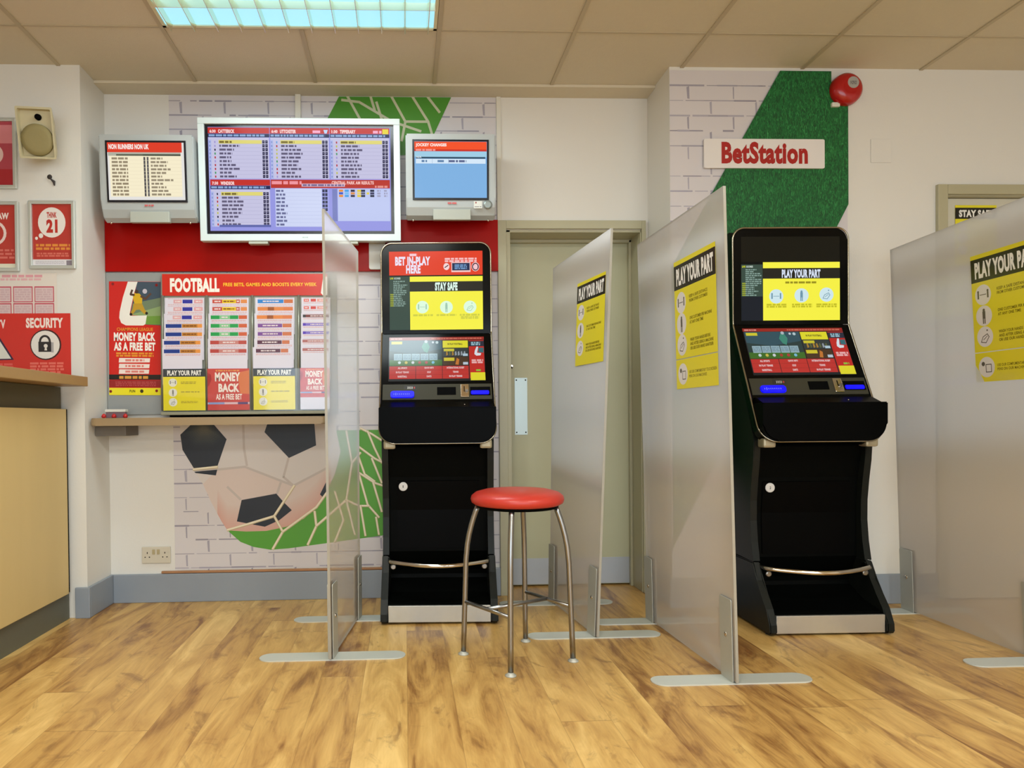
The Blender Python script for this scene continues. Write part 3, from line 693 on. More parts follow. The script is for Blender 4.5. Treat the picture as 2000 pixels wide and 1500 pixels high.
# ------------------------------------------------------------ screens
def monitor(name, label, x, z, w_, h_, y, content, rx, flip):
    """flat CRT-style info monitor with a curved chin; front at y"""
    t = thing(name, label, 'screen', (x, y, z), 0, None, rx)
    # casing: profile extruded
    D = 0.13
    prof = [(0, h_/2), (0, -h_/2+0.10), (0.006, -h_/2+0.055), (0.022, -h_/2+0.018), (0.05, -h_/2), (D, -h_/2+0.02), (D, h_/2-0.02), (0.03, h_/2)]
    MB().prism(prof, -w_/2, w_/2, 'x', 0.006).build('casing', M_silver, t)
    MB().box(-w_/2+0.033, w_/2-0.035, -0.004, 0.003, -h_/2+0.088, h_/2-0.028, 0.002).build('bezel', mat('monitor_bezel', (14, 18, 30), 0.25), t)
    o = content(w_-0.088, h_-0.137); o.parent = t; o.location = (-0.001, -0.0044, 0.030)
    MB().box(-w_*0.2, w_*0.22, 0.0, 0.03, -h_/2-0.008, -h_/2+0.045, 0.004).build('sensor_cover', mat('cover_grey', (178, 182, 172), 0.4), t)
    cc = Canvas(0.06, 0.014, (0, 0, 60, 14)); cc.fine(8, 2, 52, 11, (206, 96, 96), 1, .1); cc.build('badge', M_print, t, loc=(0.005, -0.0012, -h_/2+0.073))
    for sx in (-1, 1): MB().lathe([(0.004, 0), (0.004, 0.012)], 10, 'z', (sx*(w_/2-0.035), 0.03, -h_/2-0.010)).build('screw', M_chrome, t)
    if flip:
        MB().lathe([(0.022, 0), (0.021, 0.004), (0.012, 0.005)], 24, 'y', (w_*0.41, -0.0002, -h_/2+0.067)).build('control_knob', mat('knob_grey', (150, 160, 158), 0.3, 0.4), t)
        cc = Canvas(0.042, 0.036, (0, 0, 42, 36), (224, 226, 220)); cc.rect(8, 4, 14, 12, (150, 60, 60)); cc.fine(4, 24, 38, 32, (150, 150, 150), 1)
        cc.build('control_label', M_print, t, loc=(w_*0.30, -0.0012, -h_/2+0.066))
    # bracket back to the wall
    MB().box(-0.06, 0.06, D, Y1-y-0.004, -0.05, 0.05).build('wall_bracket', M_grey, t)
    return t
def c_nonrun(w_, h_):
    c = Canvas(w_, h_, (785, 660, 1355, 1100), (228, 226, 222))
    c.rect(785, 660, 1340, 735, (222, 62, 40)); c.text('NON RUNNERS NON UK', 796, 672, 1095, 712, (250, 236, 230), 0.05)
    c.rect(790, 736, 1330, 762, (176, 176, 160)); c.rect(1048, 748, 1330, 764, (78, 84, 70)); c.rect(850, 748, 1048, 762, (96, 100, 84)); c.rect(800, 762, 1335, 1075, (246, 236, 204))
    for r in range(11):
        y = 770+r*27.6; c.rect(805, y+24, 1335, y+26, (232, 220, 190), True)
        c.fine(815, y+3, 935, y+21, (150, 136, 112), 1, 0.1); c.fine(1105, y+3, 1150+random.randint(30, 120), y+20, (150, 138, 116), 1, 0.1)
        c.rect(1052, y, 1066, y+26, (80, 78, 80)); c.rect(1076, y, 1090, y+26, (96, 94, 96), False)
    return c.build('display', M_screen)
def c_jockey(w_, h_):
    c = Canvas(w_, h_, (440, 150, 1265, 785), (120, 168, 214)); c = Canvas(w_, h_, (470, 158, 1232, 782), (128, 178, 226))
    c.rect(470, 160, 1230, 245, (244, 84, 44)); c.rect(470, 245, 1230, 266, (206, 54, 40)); c.text('JOCKEY CHANGES', 484, 178, 808, 222, (252, 238, 230), 0.05); c.fine(484, 240, 690, 264, (244, 150, 140), 1, .1)
    c.rect(470, 268, 1230, 330, (160, 206, 230)); c.rect(485, 328, 1215, 347, (50, 78, 100)); c.text('N/A', 490, 318, 545, 342, (220, 232, 240), 0.03)
    c.rect(485, 350, 1218, 402, (214, 232, 248)); c.fine(545, 362, 610, 388, (96, 130, 170), 1, .1); c.fine(712, 362, 780, 388, (96, 130, 170), 1, .1); c.fine(830, 362, 1015, 388, (90, 100, 140), 1, .1)
    c.rect(655, 352, 658, 400, (140, 170, 200)); c.rect(826, 352, 829, 400, (140, 170, 200), False)
    return c.build('display', M_screen)
monitor('info_monitor', 'silver wall monitor showing a cream non runners list, left of the big screen', -1.244, 2.130, 0.455, 0.410, 3.440, c_nonrun, 0.07, False)
monitor('info_monitor', 'silver wall monitor showing blue jockey changes page, right of the big screen', 0.243, 2.146, 0.448, 0.410, 3.445, c_jockey, 0.06, True)

tv = thing('wall_television', 'large silver framed flat screen showing blue racing lists, between the two monitors', 'screen', (-0.508, 3.480, 2.138), 0, None, 0.055)
TW, TH = 0.998, 0.600
b = MB()
b.box(-TW/2, TW/2, 0, 0.05, TH/2-0.030, TH/2, 0.003).box(-TW/2, TW/2, 0, 0.05, -TH/2, -TH/2+0.034, 0.003).box(-TW/2, -TW/2+0.032, 0, 0.05, -TH/2+0.03, TH/2-0.03, 0.003).box(TW/2-0.032, TW/2, 0, 0.05, -TH/2+0.03, TH/2-0.03, 0.003)
b.build('frame', M_tvwhite, tv)
MB().box(-TW/2+0.02, TW/2-0.02, 0.012, 0.09, -TH/2+0.02, TH/2-0.02, 0.004).build('casing', mat('tv_black', (10, 12, 26), 0.2), tv)
c = Canvas(TW-0.096, TH-0.094, (128, 338, 1808, 1328), (150, 152, 226))
RD = (196, 50, 44); LV = (198, 196, 226); INK = (98, 92, 120)
def racecard(x0, x1, y0, title, tx1, rows, sub=True, sq=True, gap=0):
    c.rect(x0, y0, x1, y0+56, RD); t1, t2 = title
    c.text(t1, x0+16, y0+20, x0+72, y0+50, (250, 214, 214), 0.05); c.text(t2, x0+94, y0+18, tx1, y0+52, (252, 224, 222), 0.05)
    if sub:
        c.rect(x0, y0+58, x1, y0+92, (40, 44, 84)); c.fine(x0+8, y0+64, x1-40, y0+86, (140, 170, 214), 1, .15)
    ys = y0+122
    c.rect(x0+4, y0+94, x1-4, ys+rows*36.5, LV)
    c.rect(x0+4, ys-6, x0+30, ys+rows*36.5, (176, 186, 232)); c.rect(x0+96, ys-4, x1-70, ys+32, (224, 214, 120))
    for r in range(rows):
        y = ys+r*36.5; c.rect(x0+98, y+31, x1-70, y+33, (168, 166, 200)); c.fine(x0+102, y+4, x0+170+random.randint(30, 130), y+26, INK if r else (120, 106, 50), 1, .1)
        c.rect(x0+10, y+6, x0+22, y+24, (136, 150, 206), False)
        pc = random.choice([(40, 60, 160), (60, 150, 90), (190, 190, 70), (180, 50, 60), (30, 30, 60), (160, 150, 210), (100, 160, 220)])
        c.circ(x0+62, y+13, 7, pc); c.rect(x0+57, y+14, x0+68, y+27, pc, False)
        if sq:
            for k in range(2): c.rect(x1-66+k*28, y-2, x1-44+k*28, y+28, (40, 38, 66), not k); 
            c.rect(x1-62, y+8, x1-50, y+14, (130, 128, 170)); c.rect(x1-34, y+8, x1-22, y+14, (130, 128, 170), False)
racecard(128, 690, 342, ('6:30', 'CATTERICK'), 372, 10)
racecard(695, 1242, 342, ('6:40', 'UTTOXETER'), 936, 10)
racecard(1247, 1800, 342, ('1:30', 'TIPPERARY'), 1486, 10)
c.rect(1735, 352, 1790, 400, (232, 212, 50)); c.fine(1090, 366, 1172, 394, (246, 170, 200), 1, .1); c.fine(1648, 366, 1728, 394, (246, 170, 200), 1, .1); c.poly([(1190, 362), (1230, 362), (1220, 396), (1200, 396)], (190, 214, 250))
racecard(140, 690, 838, ('7:30', 'WINDSOR'), 362, 9)
c.rect(695, 838, 1800, 918, (186, 56, 46)); c.fine(705, 850, 980, 884, (240, 150, 160), 1, .1); c.rect(980, 876, 1380, 904, (214, 190, 214)); c.fine(990, 880, 1370, 900, (120, 100, 140), 1, .1)
c.text('CENTRAL PARK AM RESULTS', 1258, 850, 1650, 882, (248, 196, 190), 0.05); c.fine(1660, 892, 1780, 914, (232, 150, 140), 1, .1)
c.rect(735, 922, 1165, 1290, (206, 214, 244)); c.rect(1165, 922, 1232, 1290, (160, 164, 232))
for r in range(10):
    y = 930+r*36; c.fine(742, y+4, 790+random.randint(20, 90), y+26, (104, 108, 150), 1, .1); c.rect(740, y+32, 1160, y+34, (180, 188, 226))
    if r < 6:
        c.rect(1170, y, 1192, y+28, (50, 54, 84)); c.rect(1196, y, 1218, y+28, (50, 54, 84), False)
c.rect(1262, 928, 1308, 1235, (120, 128, 190)); c.rect(1312, 922, 1800, 1235, (190, 200, 240))
for x, k1, k2 in ((1325, (230, 140, 50), (60, 90, 200)), (1378, (70, 160, 230), (120, 190, 240)), (1434, (50, 40, 60), (220, 140, 70)), (1494, (226, 200, 60), (230, 210, 110)), (1530, (40, 44, 70), (90, 90, 120)), (1615, (36, 40, 66), (60, 60, 96))):
    for r in range(3): c.rect(x, 932+r*25, x+38, 953+r*25, k1 if r % 2 == 0 else k2)
c.rect(1582, 958, 1606, 978, (226, 206, 70))
for x in (1680, 1744):
    for r in range(3): c.fine(x, 934+r*25, x+32, 952+r*25, (160, 160, 190), 1, .1)
c.rect(215, 1272, 690, 1294, (96, 104, 170))
c.build('display', M_screen, tv, loc=(-0.0, 0.0105, 0.004))
for x in (-0.215, 0.235): MB().box(x-0.048, x+0.048, 0.004, 0.05, -TH/2-0.014, -TH/2-0.0005, 0.003).build('foot_clip', mat('clip_grey', (182, 186, 172), 0.4), tv)
MB().box(-0.2, 0.2, 0.09, Y1-3.48-0.012, -0.15, 0.15).build('wall_bracket', M_grey, tv)
cc = Canvas(0.04, 0.012, (0, 0, 40, 12)); cc.fine(6, 3, 34, 9, (176, 190, 192), 1, .1); cc.build('badge', M_print, tv, loc=(0.02, -0.0005, -TH/2+0.017))

# ------------------------------------------------------------ left wall: speaker, notices
sp_ = thing('wall_speaker', 'cream box loudspeaker tilted downwards, high on the left wall', 'speaker', (-1.668, 3.235, 2.262), 0.10, None, 0.22)
outer = rrect(0.158, 0.222, 0.006, 3)
b = MB(); n = len(outer)
ringA = [b.bm.verts.new((x, 0, z)) for x, z in outer]; ringB = [b.bm.verts.new((x*0.62, 0.105, z*0.66)) for x, z in outer]
ringC = [b.bm.verts.new((x*0.90, 0, z*0.92)) for x, z in outer]; ringD = [b.bm.verts.new((x*0.86, 0.02, z*0.88)) for x, z in outer]
for i in range(n):
    j = (i+1) % n
    b.bm.faces.new((ringA[i], ringA[j], ringB[j], ringB[i])); b.bm.faces.new((ringA[i], ringC[i], ringC[j], ringA[j])); b.bm.faces.new((ringC[i], ringD[i], ringD[j], ringC[j]))
b.bm.faces.new(ringB); b.bm.faces.new(ringD)
b.build('cabinet', M_spk, sp_)
MB().lathe([(0.070, -0.018), (0.069, -0.006), (0.048, -0.001), (0.02, -0.003)], 36, 'y', (0, 0, -0.028)).build('woofer_cone', M_spk2, sp_)
MB().lathe([(0.014, -0.018), (0.013, -0.006), (0.006, -0.004)], 20, 'y', (0.012, 0, 0.070)).build('tweeter', M_dark, sp_)
MB().tube([(0.0, 0.10, 0.0), (0.01, 0.12, 0.02), (0.015, 0.135, 0.045)], 0.012, 10).build('mount_arm', M_spk, sp_)
hk = MB().tube([(-0.010, -0.004, 0.012), (0.0, -0.008, 0.0), (0.014, -0.004, -0.012), (0.016, -0.004, -0.030)], [0.006, 0.003, 0.007, 0.003], 8).lathe([(0.012, 0), (0.006, 0.004)], 12, 'y', (-0.008, 0, 0.012)).build('cable_stub', mat('old_cable', (60, 52, 50), 0.7), loc=(-1.672, YL-0.0005, 2.10))
tag(hk, 'short black cut cable stub poking from the wall below the speaker', 'cable')

def clip_frame(label, x0, x1, z0, z1, draw, win, y=YL):
    t = thing('poster_frame', label, 'frame', ((x0+x1)/2, y-0.001, (z0+z1)/2))
    w_, h_ = x1-x0, z1-z0; f = 0.017
    b = MB().box(-w_/2, w_/2, -0.016, 0, h_/2-f, h_/2, 0.004).box(-w_/2, w_/2, -0.016, 0, -h_/2, -h_/2+f, 0.004).box(-w_/2, -w_/2+f, -0.016, 0, -h_/2+f*0.6, h_/2-f*0.6, 0.004).box(w_/2-f, w_/2, -0.016, 0, -h_/2+f*0.6, h_/2-f*0.6, 0.004)
    b.build('frame', M_pvc, t)
    cc = Canvas(w_-2*f+0.004, h_-2*f+0.004, win, (184, 58, 50)); draw(cc); cc.build('poster', M_gloss, t, loc=(0, -0.006, 0))
    return t
def d_think(cc):   # window 218..525 x 1130..(480+140/3.75)
    cc.circ(368, 1258, 105, (236, 228, 222)); cc.text('THINK', 330, 1186, 406, 1226, (190, 50, 44), 0.05); cc.text('21', 326, 1236, 412, 1330, (190, 50, 44), 0.06)
    cc.circ(284, 1350, 17, (236, 228, 222)); cc.circ(250, 1368, 11, (236, 228, 222)); cc.fine(245, 1404, 505, 1452, (224, 140, 60), 2, .3); cc.fine(250, 1466, 495, 1498, (214, 110, 96), 2, .3)
    cc.rect(218, 1515, 525, 1560, (226, 222, 226)); cc.fine(240, 1524, 460, 1548, (190, 186, 196), 3); cc.rect(475, 1522, 518, 1556, (140, 130, 140))
clip_frame('silver clip frame with a red THINK 21 poster, nearest the corner', -1.777, -1.559, 1.672, 1.996, d_think, (218, 1130, 525, 1560))
def d_law(cc):
    cc.text('LAW', 46, 22, 82, 40, (240, 224, 218), 0.05); cc.ring(40, 78, 32, 7, (236, 214, 208)); cc.fine(5, 120, 95, 150, (214, 110, 100), 3); cc.rect(0, 162, 100, 175, (226, 222, 200))
clip_frame('silver clip frame with a red LAW poster, cut by the left edge of the photo', -2.035, -1.822, 1.660, 1.992, d_law, (0, 0, 100, 175))
def d_pink(cc):
    cc.rect(0, 0, 100, 175, (178, 70, 84)); cc.rect(0, 10, 100, 60, (214, 130, 136)); cc.circ(45, 90, 30, (226, 190, 186)); cc.rect(0, 130, 100, 175, (170, 40, 50))
clip_frame('silver clip frame with a pinkish poster, highest on the left, beside the speaker', -2.05, -1.827, 2.052, 2.387, d_pink, (0, 0, 100, 175))
c = Canvas(0.548, 0.217, (-350, 195, 420, 500), (226, 216, 206)); c.fine(60, 205, 325, 225, (224, 160, 168), 1, .1); c.fine(50, 228, 320, 246, (226, 176, 180), 1, .2)
for i in range(5):
    for r in range(2): x = -288+i*140; y = 284+r*112; c.rect(x, y, x+128, y+106, (198, 70, 92)); c.rect(x+5, y+8, x+122, y+100, (218, 194, 194)); c.fine(x+12, y+16, x+116, y+92, (208, 176, 180), 5, .3)
o = c.build('notice_sheet', M_print, loc=(-1.927, YL-0.002, 1.5455)); tag(o, 'pale notice sheet with a grid of pink boxes, below the framed posters', 'notice')
c = Canvas(0.765, 0.305, (-560, 490, 515, 918), (210, 44, 34))
c.text('SECURITY', 222, 520, 466, 588, (246, 228, 220), 0.05); c.text('CCTV', -30, 530, 88, 590, (246, 214, 210), 0.05)
c.circ(350, 700, 103, (60, 20, 20)); c.circ(348, 700, 94, (232, 226, 218)); c.ring(345, 680, 32, 14, (40, 36, 38), ry=38, a0=0, a1=PI); c.rect(302, 680, 386, 748, (34, 30, 34)); c.rect(386, 684, 402, 752, (170, 166, 166)); c.circ(350, 708, 13, (228, 220, 210)); c.poly([(346, 712), (341, 738), (359, 738), (354, 712)], (228, 220, 210))
c.poly([(25, 610), (-95, 805), (140, 800)], (50, 24, 60)); c.poly([(24, 632), (-78, 795), (122, 792)], (224, 224, 214)); c.line([(-10, 745), (38, 705)], 16, (62, 40, 130)); c.line([(12, 740), (20, 765)], 8, (120, 110, 170))
c.fine(245, 815, 468, 895, (232, 110, 96), 4, .3, 0.9); c.fine(-60, 820, 135, 880, (226, 90, 84), 3, .3)
o = c.build('security_sign', M_gloss, loc=(-1.9745, YL-0.0030, 1.3095)); tag(o, 'red sign with CCTV and SECURITY padlock symbols, just above the counter', 'sign')

# ------------------------------------------------------------ counter on the left
ct = thing('service_counter', 'light oak fronted service counter with grey plinth, along the left edge', 'counter', (-1.9, 2.2, 0))
CP = (-1.9, 2.2, 0)
bx(-2.25, -1.615, 1.0, 3.37, 0, 0.125, CP).build('plinth', M_plinth, ct)
bx(-2.25, -1.600, 1.0, 3.338, 0.127, 1.003, CP, 0.002).build('front_panel', M_oak, ct)
bx(-2.25, -1.612, 3.339, 3.372, 0.127, 1.003, CP).build('gap_shade_strip', M_dark, ct)  # dark block painted in as the shade of the gap beside the wall
bx(-2.25, -1.635, 1.0, 3.36, 1.004, 1.108, CP).build('recessed_rail', M_recess, ct)
bx(-2.30, -1.500, 0.98, 3.345, 1.110, 1.155, CP, 0.003).build('worktop', M_edge, ct)

# ------------------------------------------------------------ betting terminals
LFLEN = math.hypot(0.26, 0.535)
LN = Matrix.Translation((0, 0.305, 1.365)) @ Matrix.Rotation(-math.atan2(0.26, 0.535), 4, 'X')   # lower fascia plane: local z runs down as -t
def terminal(label, loc, rz, upper, lower, number, kick_ribbed):
    t = thing('betting_terminal', label, 'betting terminal', loc, rz)
    # side profile of the cabinet
    prof = [(-.010, .008), (-.018, .018), (-.016, .05), (.018, .110), (.058, .160), (.102, .215), (.132, .290), (.150, .375), (.160, .47), (.158, .56), (.146, .65), (.130, .74), (.118, .83), (.162, .93), (.338, 1.36), (.338, 1.79), (.36, 1.81), (.440, 1.81), (.440, .008)]
    lo = [(y, z) for y, z in prof if z <= 0.291]; hi = [(y, z) for y, z in prof if z >= 0.289]
    yb = 0.440
    for s_ in (-1, 1):
        x0, x1 = (0.236, 0.266) if s_ > 0 else (-0.266, -0.236)
        MB().prism([p for p in prof if 0.289 < p[1]]+[(yb, 0.2945)]+[(.133, .2945)], x0, x1, 'x', 0.004).build('side_panel', M_side, t)
        MB().prism([p for p in prof[:6]]+[(.1315, .2885), (yb, .2885), (yb, .008)], x0-(0 if s_ > 0 else 0.003), x1+(0.003 if s_ > 0 else 0), 'x', 0.005).build('side_foot', M_side, t)
    # body between the side panels
    MB().prism([(.19, .30), (.195, .5), (.18, .66), (.15, .80), (.166, .93), (.342, 1.36), (.342, 1.785), (.438, 1.785), (.438, .1), (.26, .1), (.24, .2)], -0.2355, 0.2355, 'x').build('cabinet', M_black2, t)
    MB().prism([(.184, .315), (.190, .5), (.177, .64), (.188, .645), (.199, .5), (.192, .315)], -0.20, 0.20, 'x', 0.002).build('access_door', M_black, t)
    # number badge
    nb = MB().lathe([(0.0215, 0), (0.0215, 0.002), (0.019, 0.003)], 28, 'y', (-0.168, 0.176, 0.615)).build('number_badge', mat('badge_white', (214, 210, 206), 0.4), t)
    cc = Canvas(0.02, 0.02, (0, 0, 20, 20)); cc.text(number, 7.5, 4, 11.5 if number == '1' else 13.5, 16, (40, 40, 40), 0.02); cc.build('number', M_print, nb, loc=(-0.168, 0.1725, 0.615))
    # step and kick plate
    MB().prism([(.012, .008), (.010, .086), (.03, .094), (.14, .115), (.24, .16), (.25, .2), (.27, .2), (.27, .008)], -0.2355, 0.2355, 'x').build('step', M_black2, t)
    b = MB()
    b.box(-0.234, 0.234, -0.004, 0.0105, 0.010, 0.086, 0.002)
    if kick_ribbed:
        for k in range(76): x = -0.231+k*0.00616; b.box(x, x+0.003, -0.0065, -0.0035, 0.012, 0.084)
    b.build('kick_plate', M_alu, t)
    for (fx, fy) in ((-.25, .03), (.25, .03), (-.25, .41), (.25, .41)): MB().lathe([(.014, 0), (.014, .009)], 14, 'z', (fx, fy, 0)).build('levelling_foot', M_foot, t)
    # foot rail
    pts = [(-0.222+0.444*k/24, 0.085-0.075*math.sin(PI*k/24), 0.268-0.004*math.sin(PI*k/24)) for k in range(25)]
    pts = [(-0.234, 0.135, 0.270)]+pts+[(0.234, 0.135, 0.270)]
    rl = MB().tube(pts, 0.011, 12).build('foot_rail', M_chrome, t)
    for s_ in (-1, 1): MB().lathe([(0.014, 0), (0.014, 0.004), (0.009, 0.006)], 14, 'y', (s_*0.215, 0.10, 0.243)).build('rail_boss', M_steel, rl)
    # fascia: folded rounded plate
    wF = 0.540
    up_o = [(x, z) for x, z in rrect(wF, 0.45, 0.055, 8, 0, 1.59, rb=0.0005)]
    MB().prism(up_o, 0.305, 0.340, 'y', 0.003).build('upper_bezel', M_bezel, t)
    lw = [(x, z) for x, z in rrect(wF, LFLEN-0.003, 0.0005, 8, 0, -LFLEN/2-0.001, rb=0.075)]
    MB().prism(lw, 0.0, 0.05, 'y', 0.003).xf(LN).build('lower_bezel', M_bezel, t)
    # chrome trim round the fascia
    r_ = 0.055; pts = []
    def uf(x, u):
        if u < 0.45: return (x, 0.304, 1.815-u)
        k = (u-0.45)/LFLEN; return (x, 0.304-0.26*k, 1.365-0.535*k)
    hw = wF/2+0.003; tot = 0.45+LFLEN; rb_ = 0.078
    for k in range(9): a = PI/2-PI/2*k/8; pts.append(uf(hw-r_+r_*math.cos(a), -0.002+r_-r_*math.sin(a)))
    for u in (0.2, 0.44, 0.46, 0.7, 0.85): pts.append(uf(hw, u))
    for k in range(9): a = -PI/2*k/8; pts.append(uf(hw-rb_+rb_*math.cos(a), tot+0.004-rb_-rb_*math.sin(a)))
    pts += [(-p[0], p[1], p[2]) for p in pts[::-1]]
    MB().tube(pts, 0.0042, 8, closed=True).build('chrome_trim', M_trim, t)
    for s_ in (-1, 1):
        MB().box(s_*0.225-0.028, s_*0.225+0.028, 0.062, 0.12, 0.800, 0.842, 0.010).build('corner_bracket', mat('bracket_satin', (168, 156, 128), 0.4, 0.4), t)
    # screens
    o = upper(0.466, 0.392); o.parent = t; o.location = (0, 0.3042, 1.580)
    o = lower(0.470, 0.250); o.parent = t; o.matrix_local = LN @ Matrix.Translation((0, -0.0016, -0.146))
    # console strip with readers
    cs = MB().box(-0.262, 0.262, -0.004, 0.002, -0.372, -0.288, 0.002).xf(LN).build('console', M_olive, t)
    cc = Canvas(0.06, 0.026, (0, 0, 60, 26), (34, 32, 26))
    for k in range(4): cc.ring(12+k*7, 13, 7, 2.2, (214, 214, 206), a0=-0.9, a1=0.9, n=8)
    cc.rect(46, 8, 52, 18, (170, 50, 50))
    o = cc.build('contactless_reader', M_print, cs); o.matrix_local = LN @ Matrix.Translation((-0.128, -0.0048, -0.308))
    MB().prism(rrect(0.112, 0.034, 0.010, 5, -0.166, -0.346), -0.013, -0.0035, 'y', 0.002).xf(LN).build('note_slot', M_blue, cs)
    cc = Canvas(0.09, 0.012, (0, 0, 90, 12))
    for k in range(9): cc.rect(8+k*9, 3 if k != 1 else 0, 10+k*9, 9 if k != 1 else 12, (170, 190, 255), not k)
    o = cc.build('slot_marks', M_screen, cs); o.matrix_local = LN @ Matrix.Translation((-0.17, -0.0136, -0.346))
    MB().box(0.000, 0.090, -0.0055, -0.0035, -0.348, -0.306, 0.0005).xf(LN).build('card_reader', M_dark, cs)
    k_ = MB().box(0.112, 0.152, -0.010, -0.0035, -0.362, -0.293, 0.003).xf(LN).build('coin_entry', M_chrome, cs)
    MB().box(0.128, 0.132, -0.0108, -0.0095, -0.334, -0.305).xf(LN).build('coin_slot', M_dark, k_)
    MB().lathe([(0.008, 0), (0.007, 0.006)], 14, 'y', (0.141, -0.010, -0.330)).xf(LN).build('return_button', M_steel, k_)
    MB().box(0.158, 0.255, -0.0055, -0.0035, -0.352, -0.306, 0.0005).xf(LN).build('printer_mouth', M_dark, cs)
    MB().prism(rrect(0.086, 0.020, 0.006, 4, 0.205, -0.338), -0.0095, -0.005, 'y', 0.001).xf(LN).build('ticket_slot', M_blue, cs)
    # tray: box with rounded lower corners and sloping top
    tr = MB()
    out = rrect(0.542, 0.166, 0.004, 8, 0, 0.914, rb=0.075)
    tr.prism([(x, z-0.002) for x, z in out], 0.030, 0.115, 'y', 0.007)
    tr.prism([(.034, .988), (.118, 1.020), (.14, 1.020), (.14, .98), (.05, .97)], -0.262, 0.262, 'x', 0.003)
    tr.build('tray', M_black, t)
    MB().lathe([(0.004, 0), (0.003, 0.004)], 10, 'z', (0.128, 0.075, 1.0035)).build('tray_stud', M_chrome, t)
    return t
Y_ = (246, 240, 70)
def left_list(c, x0, y0, x1, y1):
    c.rect(x0, y0, x1, y1, (58, 76, 66)); h = y1-y0; w = x1-x0
    c.text('LIVE', x0+w*.04, y0+h*.02, x0+w*.2, y0+h*.055, (214, 220, 40), .03); c.text('SCORES', x0+w*.24, y0+h*.02, x0+w*.55, y0+h*.055, (210, 224, 214), .03)
    for r in range(14):
        y = y0+h*(.08+r*.035); c.fine(x0+w*.2, y, x0+w*random.uniform(.5, .95), y+h*.026, (130, 156, 146), 1, .15)
        if r > 6: c.rect(x0+w*.04, y, x0+w*.2, y+h*.024, (150, 160, 50), True)
def u_safe(w_, h_):
    c = Canvas(w_, h_, (182, 175, 1620, 1395), (8, 12, 12))
    c.rect(182, 175, 1620, 545, (226, 66, 40)); c.fine(498, 208, 622, 250, (246, 200, 210), 1, .1)
    c.text('BET IN-PLAY', 275, 255, 815, 392, (236, 226, 244), 0.055); c.text('HERE', 442, 385, 665, 518, (236, 226, 244), 0.055)
    c.fine(1040, 278, 1530, 350, (246, 190, 190), 2, .2); c.circ(1064, 415, 46, (244, 214, 214), ry=54); c.line([(1040, 430), (1090, 395)], 14, (70, 30, 40))
    c.rect(1140, 350, 1435, 502, (240, 200, 200)); c.rect(1152, 362, 1422, 476, (40, 48, 80)); c.fine(1190, 380, 1380, 460, (110, 150, 196), 3, .2)
    c.circ(1510, 422, 60, (244, 214, 216), ry=70); c.ring(1510, 422, 44, 16, (70, 20, 40), ry=52); c.text('21', 1482, 385, 1540, 460, (240, 180, 190), .04)
    left_list(c, 182, 560, 496, 1392)
    c.rect(498, 565, 1620, 1392, Y_); c.rect(498, 645, 1620, 798, (46, 44, 36)); c.text('STAY SAFE', 885, 658, 1232, 788, (224, 250, 236), 0.055)
    icons(c, [(688, 1040), (1058, 1045), (1422, 1045)], 98, (222, 250, 222), (160, 200, 176))
    for x in (545, 905, 1262): c.fine(x, 1150, x+305, 1182, (206, 206, 70), 1, .1)
    c.fine(1280, 1185, 1560, 1230, (206, 206, 70), 2, .1)
    return c.build('upper_screen', M_screen)
def u_part(w_, h_):
    c = Canvas(w_, h_, (148, 103, 776, 633), (10, 12, 12))
    c.rect(148, 103, 776, 262, (24, 22, 14)); left_list(c, 148, 278, 284, 632); c.rect(148, 480, 284, 632, (28, 32, 40))
    c.rect(286, 264, 776, 632, Y_); c.rect(286, 302, 776, 368, (40, 38, 30)); c.text('PLAY YOUR PART', 406, 310, 652, 364, (216, 226, 244), 0.055)
    c.fine(428, 386, 630, 400, (150, 140, 30), 1, .1); icons(c, [(370, 480), (531, 475), (690, 471)], 45, (206, 230, 236), (110, 150, 170))
    for x in (308, 470, 625): c.fine(x, 526, x+130, 552, (196, 190, 40), 2, .15)
    return c.build('upper_screen', M_screen)
